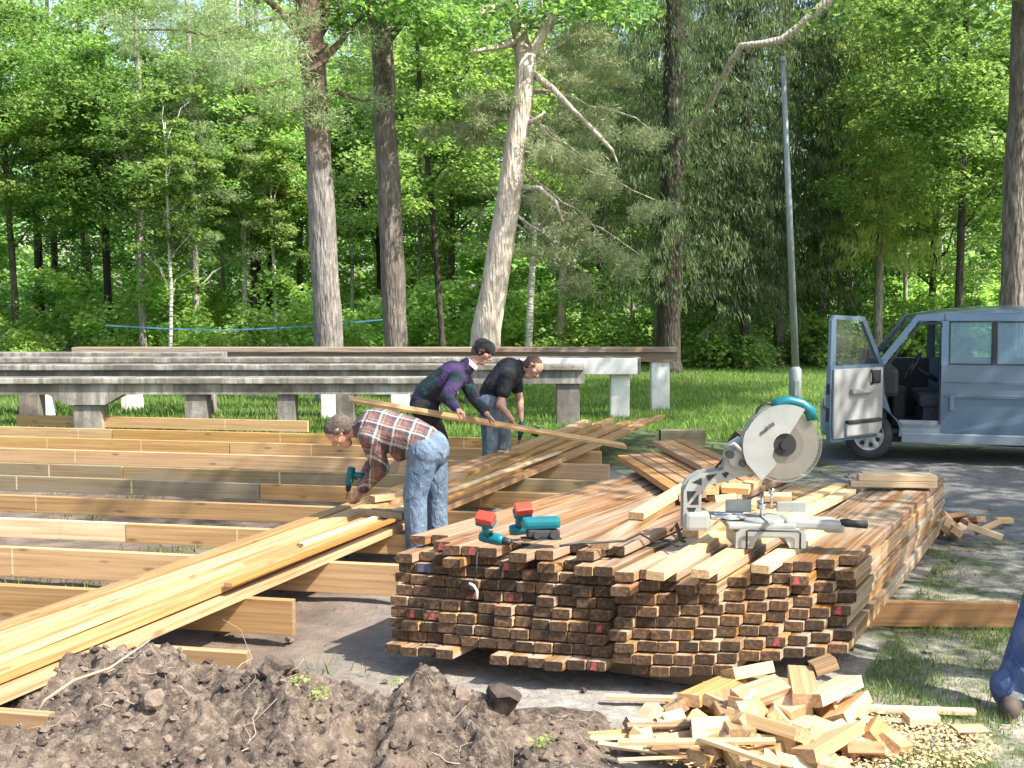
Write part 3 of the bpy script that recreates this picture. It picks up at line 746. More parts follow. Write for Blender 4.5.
def spruce_crown(name, mat, Rb, z0, z1, step=.28, per=105, size=.27):
    V = []
    z = z0
    while z < z1 + 7:
        f = max(.05, 1 - (z - z0) / (z1 + 7 - z0)); nb = rng.integers(5, 8); a0 = rng.random() * 6.28
        for k in range(nb):
            an = a0 + k * 6.283 / nb + rng.uniform(-.3, .3); L = Rb * (.3 + .7 * f) * rng.uniform(.55, 1.1)
            m = int(per * (L / Rb + .15)); s_ = rng.random(m) ** .75
            dr = rng.uniform(.15, .4)
            x = s_ * L; zz = z - dr * L * (s_ ** 1.3) * 1.2 + .1 * L * s_ ** 4
            side = rng.normal(0, .16, m) * (1.2 - s_) * 1.3
            c = np.stack([x * math.cos(an) - side * math.sin(an), x * math.sin(an) + side * math.cos(an), zz - np.abs(rng.normal(0, .15, m))], 1)
            ax = np.stack([rng.normal(0, .28, m) + .25 * math.cos(an), rng.normal(0, .28, m) + .25 * math.sin(an), -np.ones(m)], 1)
            nr = unit(m); nr[:, 2] *= .4; nr /= np.linalg.norm(nr, axis=1, keepdims=True)
            ln = size * rng.uniform(.6, 1.4, m); V.append(leaf_verts(c, nr, ax, ln, ln * rng.uniform(.1, .22, m)))
        z += step * rng.uniform(.7, 1.3)
    V = np.concatenate(V); return quads_mesh(name, V, len(V) // 4, [mat])
def needle_tufts(centres, rad, per, size):
    n = len(centres); idx = np.repeat(np.arange(n), per); m = len(idx)
    d = unit(m); c = centres[idx] + d * (rng.random(m) ** .6)[:, None] * rad[idx][:, None]
    c[:, 2] = centres[idx][:, 2] + (c[:, 2] - centres[idx][:, 2]) * .5
    ax = d + unit(m) * .7; ln = size * rng.uniform(.6, 1.3, m)
    return leaf_verts(c, unit(m), ax, ln, ln * .13)
def trunk_mesh(name, mat, pts, rads, limbs=(), n=12, seed=0):
    mb = MB(); r_ = random.Random(seed)
    P_ = []; Q = []
    for i in range(len(pts) - 1):
        a = Vector(pts[i]); b_ = Vector(pts[i + 1]); st = max(2, int((b_ - a).length / .6))
        for k in range(st): 
            u = k / st; P_.append(a.lerp(b_, u) + Vector((r_.uniform(-1, 1), r_.uniform(-1, 1), 0)) * rads[0] * .06); Q.append((rads[i] * (1 - u) + rads[i + 1] * u) * r_.uniform(.96, 1.05))
    P_.append(Vector(pts[-1])); Q.append(rads[-1])
    mb.tube(P_, Q, n)
    for lp, lr in limbs: mb.tube(lp, lr, 6)
    return mb.build(name, mat)
def limb(a, b_, sag=.1, r0=.05, r1=.015, n=5, r_=rnd):
    a = Vector(a); b_ = Vector(b_); L = (b_ - a).length; pts = []
    for i in range(n + 1):
        u = i / n; p = a.lerp(b_, u); p.z += -sag * L * 4 * u * (1 - u) * .5
        if 0 < i < n: p += Vector((r_.uniform(-1, 1), r_.uniform(-1, 1), r_.uniform(-1, 1))) * L * .035
        pts.append(p)
    return (pts, [r0 + (r1 - r0) * i / n for i in range(n + 1)])

# crown meshes shared between copies
crownA, cA = broadleaf_crown('maple_crown', M_leafA, 4.4, 3.0, 13.5, 150, 210, .145, 0)
crownA2, cA2 = broadleaf_crown('maple_crown', M_leafA, 3.6, 3.4, 12.5, 125, 210, .14, 2.1)
crownB, cB = broadleaf_crown('light_crown', M_leafB, 3.2, 3.8, 12.5, 115, 210, .135, 1.0)
crownS, cS = broadleaf_crown('sapling_crown', M_leafB, 1.5, 2.4, 8.5, 60, 120, .14, .4)
crownHigh, cH = broadleaf_crown('high_crown', M_leafA, 4.6, 6.6, 14, 110, 150, .17, 3.0)
spr1 = spruce_crown('spruce_crown', M_spruce, 3.6, 2.6, 13, per=125, size=.2)
spr2 = spruce_crown('spruce_crown', M_spruce, 2.6, 2.0, 12.5, .26, 120, .2)
sprL = spruce_crown('spruce_crown', M_spruceL, 2.3, 3.6, 12.5, .26, 100, .26)
def pine_crown_mesh(name, zmin, zmax, Rm, n, per, size=.2, bias=None):
    z = rng.uniform(zmin, zmax, n); an = rng.random(n) * 6.28; r_ = Rm * rng.random(n) ** .6
    c = np.stack([r_ * np.cos(an), r_ * np.sin(an), z], 1)
    if bias is not None: c += np.array(bias)
    V = needle_tufts(c, rng.uniform(.3, .7, n), per, size); return quads_mesh(name, V, len(V) // 4, [M_pine]), c
pineC, cP = pine_crown_mesh('pine_crown', 7.3, 14, 3.2, 75, 260, .15)
pineS, cPS = pine_crown_mesh('pine_crown', 3.4, 12.5, 2.2, 150, 330, .14)

def ground_at(px, Y): return Vector(((px - 512) / F * Y, Y, 0))
def tree(name, px, Y, d, H, tmat, crown, cc, label, cat='tree', group=None, lean=0.0, rz=None, scale=1.0, nl=10, zlimb=3.0, top_px=None):
    loc = ground_at(px, Y); root = empty(name, loc, 0, label, cat, group)
    r_ = random.Random(int(px * 7 + Y))
    lx = lean
    pts = [(0, 0, -.1), (lx * .02, 0, .35), (lx * .3 + r_.uniform(-.08, .08), 0, H * .3), (lx * .65 + r_.uniform(-.1, .1), 0, H * .62), (lx, 0, H)]
    rr = [d * .62, d * .46, d * .41, d * .34, d * .1]
    a = rz if rz is not None else r_.uniform(0, 6.28); co, si = math.cos(a), math.sin(a)
    limbs = []
    if cc is not None and len(cc):
        for i in r_.sample(range(len(cc)), min(nl, len(cc))):
            x, y, z = cc[i] * scale; x, y = x * co - y * si, x * si + y * co
            zb = max(zlimb * .8, z - 1.2 - .25 * math.hypot(x, y)); zb = min(zb, H * .9)
            limbs.append(limb((lx * zb / H, 0, zb), (x, y, z), -.12, d * .16, d * .04, 5, r_))
    t = trunk_mesh('trunk', tmat, pts, rr, limbs, 12, int(px)); t.parent = root
    if crown is not None:
        c = bpy.data.objects.new('crown', crown); C.objects.link(c); c.parent = root
        c.rotation_euler = (0, 0, a); c.scale = (scale,) * 3; c.location = (lx * .5, 0, 0)
    return root

# --- the conspicuous trees
tree('pine_tree', 331, 17.2 + 4, .6, 17, M_barkpine, pineC, cP, 'stout pine with grey bark turning red brown higher up, behind the plaid shirted man', 'pine tree', lean=-.75, nl=16, zlimb=5.4, rz=2.4)
tree('pine_tree', 398, 22.5, .56, 17, M_barkbr, pineC, cP, 'stout straight brown trunk to the right of the red topped pine', 'pine tree', lean=-.5, nl=10, zlimb=6, rz=.3)
pb = ground_at(331, 21.2); root = bpy.data.objects['pine_tree']
cl = np.array([list(at_y(px, py, 21.2 + dy) - pb) for px, py, dy in [(300, 20, -1), (275, 35, -1.4), (250, 20, -1.8), (225, 40, -1.6), (205, 15, -1.2), (310, 60, -.8), (290, 75, -1.2), (262, 62, -1.5), (240, 80, -1.8), (308, 95, -.6), (296, 105, -1),
      (275, 100, -1.4), (345, 30, .9), (352, 70, .8), (185, 25, -.8), (165, 8, -.5), (215, -20, -1), (265, -15, -1), (290, -20, -1), (355, 10, .6), (322, 118, -.6), (365, 40, -.4), (235, 55, -2.4), (285, 50, -2.2), (140, 40, -.4), (120, 20, -.2), (370, 100, .2), (195, 55, -1)]])
cl = cl[rng.random(len(cl)) < .85]; V = needle_tufts(cl, np.full(len(cl), .55), 620, .12); o = bpy.data.objects.new('bough_needles', quads_mesh('bough_needles', V, len(V) // 4, [M_pine])); C.objects.link(o); o.parent = root
mb = MB()
for a_, b_, c_ in ((( 326, 45), (262, 62), -1.6), ((327, 60), (235, 85), -1.9), ((325, 20), (205, 40), -1.5), ((328, 100), (285, 108), -1.1), ((324, 5), (130, 30), -.6), ((335, 90), (372, 100), .1)):
    p_, r_ = limb(at_y(*a_, 21.2) - pb, at_y(*b_, 21.2 + c_) - pb, .12, .05, .012); mb.tube(p_, r_, 6)
mb.build('bough', M_barkpine, root)
# leaning pale tree
Yl = 21.5; base = ground_at(480, Yl)
root = empty('leaning_tree', base, 0, 'pale barked tree leaning right above the dark capped man', 'tree')
def lp(px, py, dy=0.0): return at_y(px, py, Yl + dy) - base
pts = [(0, 0, -.1), lp(487, 330), lp(500, 250), lp(512, 180), lp(521, 110), lp(527, 55)]
limbs = [([lp(527, 60), lp(536, 45), lp(545, 30), lp(556, -10), lp(575, -60)], [.16, .12, .11, .1, .08]),
         ([lp(526, 70), lp(520, 35, .3), lp(505, -20, .5), lp(480, -80, .6)], [.2, .15, .13, .1]),
         ([lp(531, 72), lp(552, 88, -.3), lp(575, 112, -.5), lp(598, 135, -.6), lp(612, 150, -.7), lp(618, 165, -.7)], [.08, .06, .05, .045, .035, .02]),
         ([lp(519, 188), lp(540, 188, -.3), lp(556, 202, -.5), lp(563, 222, -.6)], [.055, .045, .035, .02]),
         ([lp(524, 124), lp(536, 120, -.2), lp(545, 112, -.3)], [.06, .045, .02]), ([lp(526, 93), lp(540, 92, .2), lp(550, 95, .3)], [.05, .03, .015]),
         ([lp(522, 40, .3), lp(490, 48, -.4), lp(470, 52, -.8)], [.1, .06, .03]), ([lp(505, 0, .4), lp(470, 20, -.2), lp(430, 30, -.8)], [.09, .06, .03])]
trunk_mesh('trunk', M_barkpale, pts, [.33, .28, .255, .235, .21, .18], limbs, 14, 5).parent = root
cl = np.array([[*lp(px, py, dy)] for px, py, dy in [q_ for q_ in [(430, 20, -.8), (460, 30, -.6), (500, 20, 0), (545, 8, -.4), (590, 0, .3), (400, 0, -1), (480, -30, 0), (560, -60, 0), (440, -60, -.5), (520, -90, .2), (610, -40, 0), (380, -40, 0),
      (600, -120, 0), (540, -150, 0), (450, -140, 0), (500, -200, 0), (570, -210, .5), (350, 10, .2), (640, -70, .6), (470, 5, 1.5), (430, -20, 1.8), (560, -30, 1.9), (620, 10, 2)] if q_[1] > -75]])
Vl = crown_leaves(cl, np.full(len(cl), .95), 380, .15, .45)
c = bpy.data.objects.new('crown', quads_mesh('leaning_crown', Vl, len(Vl) // 4, [M_leafA])); C.objects.link(c); c.parent = root
cl = []
bmb = MB(); rb = random.Random(3)
for (x0, y0, x1, y1, dy) in ((533, 70, 620, 60, .6), (531, 90, 650, 130, .9), (528, 120, 610, 175, .4), (524, 150, 655, 200, 1.2), (522, 170, 600, 235, .6), (520, 195, 640, 255, 1.0), (526, 110, 560, 150, -.3), (538, 60, 600, 20, .4), (516, 215, 590, 280, .9), (528, 100, 470, 95, .5), (524, 120, 440, 130, .9)):
    p_, r_ = limb(lp(x0, y0), lp(x1, y1, dy), -.06, .035, .01, 6, rb); bmb.tube(p_, r_, 5)
    for q in range(2, 7):
        for j in range(2):
            u = (q + rb.uniform(-.4, .4)) / 6; c0 = Vector(lp(x0, y0)).lerp(Vector(lp(x1, y1, dy)), min(1, u)); cl.append([c0.x + rb.uniform(-.3, .3), c0.y + rb.uniform(-.4, .4), c0.z - rb.uniform(0, .45)])
bmb.build('side_branch', M_barkpale, root)
cl = np.array(cl); V = needle_tufts(cl, np.full(len(cl), .36), 330, .12); o = bpy.data.objects.new('bough_needles', quads_mesh('bough_needles', V, len(V) // 4, [M_pinep])); C.objects.link(o); o.parent = root
# the big spruce and its pale crooked branch
Ys = 31; sb = ground_at(668, Ys)
r1 = tree('spruce_tree', 668, Ys, .74, 20, M_barkdk, spr1, None, 'big dark spruce with thick mossy trunk standing on the lawn edge', 'spruce', lean=.25)
mb = MB()
bp = [(676, 138, 0), (690, 128, -1), (702, 118, -1.5), (715, 92, -2.2), (728, 68, -2.8), (741, 46, -3.2), (762, 44, -3.4), (782, 40, -3.6), (800, 26, -3.8), (818, 10, -4), (840, -12, -4.2), (870, -50, -4.2)]
mb.tube([at_y(a, b_, Ys + c_) - sb for a, b_, c_ in bp], [.05, .07, .075, .08, .085, .09, .09, .1, .1, .11, .12, .13], 7)
mb.build('branch', M_barkpale, r1)
tree('pine_tree', 658, 36, .42, 18, M_barkgrey, pineS, cPS, 'pinkish grey trunk just behind the big dark spruce', 'pine tree', lean=.4)
tree('tall_maple', 1012, 19.5, .52, 16, M_barkbr, crownHigh, cH, 'stout brown trunk rising behind the van roof at the right', 'tree', lean=-.1, zlimb=5.5)
# pine boughs close at upper left, part of a young pine seen behind the beams
for (px, Y, d, H, tm, cr, cc, lab, cat, kw) in [
    (18, 37, .26, 15, M_barkbr, crownA2, cA2, 'slender brown trunk nearest the left side of the picture', 'tree', dict(lean=-.5)),
    (42, 41, .36, 17, M_barkdk, None, None, 'dark trunk standing against the bright gap at the left', 'tree', dict()),
    (58, 43, .3, 17, M_barkdk, crownB, cB, 'thinner dark trunk close beside the one in the bright gap', 'tree', dict(scale=1.1)),
    (110, 39, .3, 16, M_barkdk, crownA, cA, 'dark green maple left of the pale brown trunk', 'tree', dict()),
    (143, 35, .27, 14, M_barkgrey, crownA2, cA2, 'pale brown trunk left of the white birch stem', 'tree', dict()),
    (170, 33, .13, 7.3, M_birch, crownS, cS, 'young birch with a thin white stem above the beams', 'birch', dict()),
    (197, 36, .24, 17, M_barkgrey, pineS, cPS, 'tall grey stem right of the young birch', 'pine tree', dict(lean=-.2)),
    (225, 44, .2, 15, M_barkgrey, crownB, cB, 'thin stem between the tall grey stem and the whitish one', 'tree', dict()),
    (245, 38, .2, 16, M_birch, crownB, cB, 'whitish slender trunk left of the stout pine', 'birch', dict(lean=-.1)),
    (254, 41, .3, 16, M_barkdk, crownA2, cA2, 'dark trunk hugging the whitish slender trunk', 'tree', dict()),
    (300, 46, .3, 17, M_barkbr, crownA, cA, 'maple with broad dark crown behind the stout pine', 'tree', dict()),
    (380, 44, .3, 16, M_barkdk, crownB, cB, 'light leaved tree seen between the two stout trunks', 'tree', dict()),
    (444, 30, .2, 12, M_barkdk, crownA2, cA2, 'thin dark crooked trunk between the brown trunk and the leaning tree', 'tree', dict(lean=-.9)),
    (452, 42, .3, 17, M_barkbr, crownA, cA, 'broad maple behind the thin crooked trunk', 'tree', dict()),
    (528, 33, .25, 15, M_birch, pineS, cPS, 'pale thin trunk just right of the leaning tree', 'pine tree', dict(lean=.5)),
    (560, 36, .28, 15, M_barkpale, pineS, cPS, 'pale mottled trunk midway between leaning tree and dark spruce', 'pine tree', dict(lean=.2, rz=2)),
    (600, 41, .3, 17, M_barkdk, crownA, cA, 'maple filling the gap left of the dark spruce', 'tree', dict()),
    (716, 38, .35, 17, M_barkdk, spr2, None, 'dark spruce between the big spruce and the lamp post', 'spruce', dict()),
    (745, 33, .3, 17, M_barkdk, spr2, None, 'drooping spruce left of the lamp post', 'spruce', dict(rz=1.2)),
    (780, 35, .42, 18, M_barkbr, spr1, None, 'brown trunked spruce directly behind the lamp post', 'spruce', dict()),
    (822, 37, .28, 17, M_birch, spr2, None, 'spruce with pale trunk above the open van door', 'spruce', dict()),
    (840, 40, .22, 16, M_birch, crownB, cB, 'thin pale trunk beside the pale trunked spruce', 'birch', dict()),
    (878, 34, .3, 17, M_barkgrey, sprL, None, 'yellowish sunlit spruce over the front of the van', 'spruce', dict()),
    (930, 38, .26, 16, M_barkdk, crownA, cA, 'maple over the van windscreen', 'tree', dict(scale=1.05)),
    (957, 31, .24, 15, M_barkdk, crownA2, cA2, 'maple over the first side window of the van', 'tree', dict(rz=1)),
    (1040, 33, .35, 16, M_barkdk, crownA, cA, 'large maple whose branches hang above the van roof', 'tree', dict(rz=2)),
    (85, 43, .2, 12, M_barkgrey, crownS, cS, 'thin grey stem between the dark trunks and the pale brown trunk', 'tree', dict(scale=1.3)),
    (275, 37, .14, 8, M_birch, crownS, cS, 'second young birch with thin pale stem left of the stout pine', 'birch', dict(rz=2, scale=1.1)),
    (352, 42, .17, 12, M_birch, crownS, cS, 'thin pale stem seen between the two stout trunks', 'birch', dict(rz=1, scale=1.3)),
    (420, 40, .18, 12, M_barkgrey, crownB, cB, 'slim grey stem just right of the brown trunk', 'tree', dict(rz=.4)),
    (585, 44, .2, 12, M_barkpale, crownS, cS, 'thin mottled stem behind the pale boughs of the leaning tree', 'tree', dict(rz=.9, scale=1.3)),
    (632, 43, .2, 12, M_barkpale, crownB, cB, 'thin pale stem left of the big dark spruce', 'tree', dict(rz=1.9)),
    (905, 44, .2, 12, M_barkgrey, crownB, cB, 'thin grey stem above the van windscreen', 'tree', dict(rz=2.9)),
    (-40, 34, .35, 16, M_barkdk, crownB, cB, 'light leaved tree reaching in from the left edge', 'tree', dict(rz=2)),
    (-150, 30, .35, 16, M_barkdk, crownA, cA, 'maple standing off to the far left', 'tree', dict(rz=2)),
    (2877, 4.0, .4, 10, M_barkbr, crownHigh, cH, 'unseen smaller maple added to shade the right side of the timber stacks', 'tree', dict(rz=2.5, scale=.55)),  # added out of view so its crown shades the stack's right face
    (1840, 7.6, .5, 15, M_barkbr, crownHigh, cH, 'unseen tall maple added beside the site to dapple the timber with shade', 'tree', dict(rz=1)),  # added out of view to throw dappled shade on the foreground
    (1180, 34, .35, 17, M_barkdk, spr1, None, 'spruce standing off to the far right', 'spruce', dict(rz=2)),
]:
    nm = {'spruce': 'spruce_tree', 'birch': 'birch_tree', 'pine tree': 'pine_tree', 'tree': 'maple_tree'}[cat]
    tree(nm, px, Y, d, H, tm, cr, cc, lab, cat, 'trees of the wood behind the lawn', **kw)

# distant wood, one mass
n = 1000
c = np.stack([rng.uniform(-44, 44, n), rng.uniform(47, 66, n), rng.uniform(.3, 17, n)], 1)
gap = (np.abs((c[:, 0] / c[:, 1] * F + 512) - 52) < 26) & (c[:, 2] > 4) & (c[:, 2] < 9.5); c = c[~gap]
c3 = np.stack([rng.uniform(-42, 42, 900), rng.uniform(50, 64, 900), rng.uniform(.2, 9, 900)], 1)
c3 = c3[~((np.abs((c3[:, 0] / c3[:, 1] * F + 512) - 50) < 16) & (c3[:, 2] > 5))]; c = np.concatenate([c, c3])
V = crown_leaves(c, rng.uniform(.9, 2.0, len(c)), 95, .36, .7)
me = quads_mesh('distant_wood', V, len(V) // 4, [M_leafB])
o = bpy.data.objects.new('distant_wood', me); C.objects.link(o); tag(o, 'deep green wood closing the view behind the nearer trees', 'wood', kind='stuff')
mb = MB()
for k in range(70):
    x = rnd.uniform(-36, 36); y = rnd.uniform(45, 64); r0 = rnd.uniform(.08, .2)
    mb.tube([(x, y, 0), (x + rnd.uniform(-.5, .5), y, 9), (x + rnd.uniform(-.8, .8), y, 20)], [r0, r0 * .8, r0 * .4], 6, mi=rnd.choice([0, 0, 1, 2]))
tag(mb.build('distant_trunks', [M_barkdk, M_barkgrey, M_birch]), 'slim trunks crowded in the depth of the wood', 'trunks', kind='stuff')
# undergrowth along the wood edge
n = 800
c = np.stack([rng.uniform(-27, 27, n), 34.2 + 15 * rng.random(n) ** 1.4, rng.uniform(.1, 2.6, n)], 1)
c[:, 2] *= .6 + .7 * vnoise(c[:, 0] * .35, c[:, 1] * .35, 8)
V = crown_leaves(c, rng.uniform(.35, .95, n), 170, .19, .7)
me = quads_mesh('undergrowth', V, len(V) // 4, [M_bush]); o = bpy.data.objects.new('undergrowth', me); C.objects.link(o)
tag(o, 'bright low undergrowth along the edge of the wood', 'undergrowth', kind='stuff')
# separate bushes in front of it
bushm = []
for k in range(2):
    m_ = 34; u = unit(m_) * (rng.random(m_) ** .5)[:, None] * np.array([1.0, .9, .75]); u[:, 2] = np.abs(u[:, 2]) + .15
    V = crown_leaves(u, rng.uniform(.25, .5, m_), 120, .13, .8); bushm.append(quads_mesh('bush_leaves', V, len(V) // 4, [M_bush]))
for k, (px, Y, s, lab) in enumerate([(735, 33, 1.35, 'bright rounded bush between the big spruce and the lamp post'), (610, 35, 1.3, 'light green bush left of the big spruce'), (560, 36, 1.1, 'low bush under the pale mottled trunk'),
        (815, 35, 1.2, 'bush just right of the lamp post'), (905, 36, 1.6, 'bush showing through the van windscreen'), (30, 35, 1.1, 'bush above the left end of the concrete beams'),
        (235, 35, .9, 'low bush left of the stout pine'), (430, 36, 1.2, 'bush right of the brown trunk'), (120, 35, .9, 'low bush above the left beams near the pale trunk'), (850, 33, 1.0, 'bush behind the open van door')]):
    root = empty('bush', ground_at(px, Y), rnd.uniform(0, 6), lab, 'bush', 'bushes along the wood edge')
    o = bpy.data.objects.new('foliage', bushm[k % 2]); C.objects.link(o); o.parent = root; o.scale = (s,) * 3
    mb = MB(); 
    for q in range(6):
        an = q * 1.05; mb.tube([(0, 0, 0), (.3 * math.cos(an), .3 * math.sin(an), .5 * s), (.6 * math.cos(an) * s, .6 * math.sin(an) * s, .9 * s)], [.03, .02, .01], 5)
    mb.build('stem', M_barkbr, root)
# lawn grass blades
def blades(name, x, y, h, wdt, mat, label):
    n = len(x); z = np.zeros(n) - .01; an = rng.random(n) * 6.28; dx = np.cos(an) * wdt / 2; dy = np.sin(an) * wdt / 2
    lx = rng.normal(0, .35, n) * h; ly = rng.normal(0, .35, n) * h
    V = np.stack([np.stack([x - dx, y - dy, z], 1), np.stack([x + dx, y + dy, z], 1), np.stack([x + lx, y + ly, z + h], 1)], 1).reshape(-1, 3)
    me = quads_mesh(name, V, n, [mat], tri=True); o = bpy.data.objects.new(name, me); C.objects.link(o); tag(o, label, 'grass', kind='stuff'); return o
n = 230000
y = 13.2 + 26 * rng.random(n) ** 1.15; x = rng.uniform(-.62, .62, n) * y
keep = (fbm(x * .6, y * .6, 4, 3) * 1.0 + (y - 15.5) * .09 > .42) & ~((x > 3.6) & (y < 16.0)) & ~((x < 1.2) & (y < 15.4)); x, y = x[keep], y[keep]
blades('lawn_grass', x, y, rng.uniform(.04, .13, len(x)), rng.uniform(.012, .03, len(x)), M_grass, 'sunlit lawn grass between the concrete beams and the wood')
# rough grass at the right and sprigs elsewhere
n = 150000
x = rng.uniform(1.2, 6.5, n); y = 4.3 + 5.2 * rng.random(n) ** 1.2
s_ = x * NN.x + y * NN.y; t_ = x * D.x + y * D.y
keep = (fbm(x * 1.7, y * 1.7, 4, 40) + rng.normal(0, .05, n) > .53) & ~((s_ < -1.0) & (t_ > 4.4) & (t_ < 8.7)) & ~((y > 8.8) & (x > 3)); x, y = x[keep], y[keep]
blades('rough_grass', x, y, rng.uniform(.015, .06, len(x)), rng.uniform(.003, .008, len(x)), M_weed, 'thin worn grass on the ground to the right of the stacks')
n = 14000
x = rng.uniform(-6, .5, n); y = rng.uniform(5.5, 15.5, n); keep = fbm(x * 1.3, y * 1.3, 4, 50) > .62; x, y = x[keep], y[keep]
blades('joist_weeds', x, y, rng.uniform(.03, .12, len(x)), rng.uniform(.006, .014, len(x)), M_grass, 'green weeds growing between the joists')
# weeds on the mound
cen = np.array([[x_, y_, mz(x_, y_) + .03] for x_, y_ in ((-.88, 4.5), (-.8, 4.42), (-.5, 4.7), (.12, 4.35))])
V = crown_leaves(cen, np.full(len(cen), .06), 30, .022, .5); me = quads_mesh('mound_weeds', V, len(V) // 4, [M_bush]); o = bpy.data.objects.new('mound_weeds', me); C.objects.link(o)
tag(o, 'small green weeds sprouting on the soil mound', 'weeds', kind='stuff')
# sawdust under the offcut heap
n = 6000; an = rng.random(n) * 6.28; rr = rng.random(n) ** .7
x = heap.x + .2 + np.cos(an) * rr * .8; y = heap.y + np.sin(an) * rr * .38
c = np.stack([x, y, rng.uniform(.0, .03, n)], 1); nr = unit(n) * .4 + np.array([0, 0, 1.]); nr /= np.linalg.norm(nr, axis=1, keepdims=True); ln = rng.uniform(.008, .03, n)
V = leaf_verts(c, nr, unit(n), ln, ln * .6); me = quads_mesh('sawdust', V, n, [M_pale]); o = bpy.data.objects.new('sawdust', me); C.objects.link(o)
tag(o, 'bright sawdust and shavings spread under the offcut heap', 'sawdust', kind='stuff')
# blue tape in the wood
M_tape = plain('blue_tape', (.05, .15, .24), .5); mb = MB()
tp = [at_y(a, b_, 29) for a, b_ in ((105, 326), (160, 329), (225, 331), (290, 328), (345, 324), (385, 320))]
for i in range(len(tp) - 1):
    a, b_ = tp[i], tp[i + 1]; mb.add([a, b_, b_ + Vector((0, .01, .035)), a + Vector((0, .01, .035))], [(0, 1, 2, 3)])
tag(mb.build('barrier_tape', M_tape), 'thin blue tape stretched between trunks above the left beams', 'tape')

# ------------------------------------------------------------------ lamp post
lb = ground_at(796, 18.6); root = empty('lamp_post', lb, 0, 'bare grey steel lamp post rising left of the van door', 'lamp post')
top = at_y(783, 62, 18.6) - lb
mb = MB(); mb.tube([(0, 0, .85), top * .55 + Vector((0, 0, .4)), top], [.062, .052, .04], 16); mb.build('pole', M_galv, root)
mb = MB(); mb.tube([(0, 0, -.1), (0, 0, .8), (0, 0, .86)], [.105, .105, .066], 16); bs = mb.build('base_tube', M_galv, root)
mb = MB(); mb.cyl(top + Vector((0, 0, -.005)), top + Vector((0, 0, .09)), .045, 16); mb.build('cap', M_galv, root)
mb = MB(); mb.box((0, -.104, .5), (.07, .012, .26), bev=.003); mb.build('service_hatch', M_galv, root)

# ------------------------------------------------------------------ van
def carpaint():
    m, t, b = newmat('blue_grey_car_paint'); v = objvec(t); n = noise(t, v, 2.5, 5)
    c = ramp(t, n, [(.3, (.11, .165, .24)), (.7, (.135, .195, .28))]); t.links.new(c, b.inputs['Base Color'])
    b.inputs['Metallic'].default_value = .45; b.inputs['Roughness'].default_value = .38; b.inputs['Coat Weight'].default_value = .8; b.inputs['Coat Roughness'].default_value = .08
    return m
M_car = carpaint()
M_carlow = plain('grey_plastic_sill', (.24, .28, .32), .55, nz=.08)
M_inner = plain('light_door_trim', (.3, .295, .285), .6, nz=.08)
M_rim = plain('wheel_silver', (.5, .5, .5), .35, .6, nz=.08)
def glass(name, tint, al=.35):
    m, t, b = newmat(name); b.inputs['Base Color'].default_value = (*tint, 1); b.inputs['Roughness'].default_value = .03
    b.inputs['Specular IOR Level'].default_value = .8
    tr = N(t, 'ShaderNodeBsdfTransparent'); tr.inputs[0].default_value = (*[min(1, .6 + x) for x in tint], 1)
    lw_ = N(t, 'ShaderNodeLayerWeight'); lw_.inputs[0].default_value = .5
    gl = N(t, 'ShaderNodeBsdfGlossy'); gl.inputs['Roughness'].default_value = .02
    m1 = N(t, 'ShaderNodeMixShader'); t.links.new(math_(t, 'ADD', math_(t, 'MULTIPLY', math_(t, 'POWER', lw_.outputs['Facing'], 4.0), .6), .06), m1.inputs[0]); t.links.new(tr.outputs[0], m1.inputs[1]); t.links.new(gl.outputs[0], m1.inputs[2])
    m2 = N(t, 'ShaderNodeMixShader'); m2.inputs[0].default_value = al; t.links.new(m1.outputs[0], m2.inputs[1]); t.links.new(b.outputs[0], m2.inputs[2])
    out = [q for q in t.nodes if q.type == 'OUTPUT_MATERIAL'][0]; t.links.new(m2.outputs[0], out.inputs[0]); return m
M_glass = glass('teal_reflection_glass', (.2, .34, .42), .25)  # reflected sky put in as a teal share of the glass colour
M_clear = glass('clear_glass', (.36, .38, .38), .03)
M_lamp = plain('lamp_lens', (.6, .6, .58), .15); M_amber = plain('amber_lens', (.8, .3, .03), .2)
W_ = 1.78
VYAW = R(15)
vb = ground_at(871, 13.45)
van = empty('parked_van', vb, -VYAW, 'blue grey van with its front door wide open, parked on the asphalt at the right', 'van')
van.scale = (.95, 1, 1)
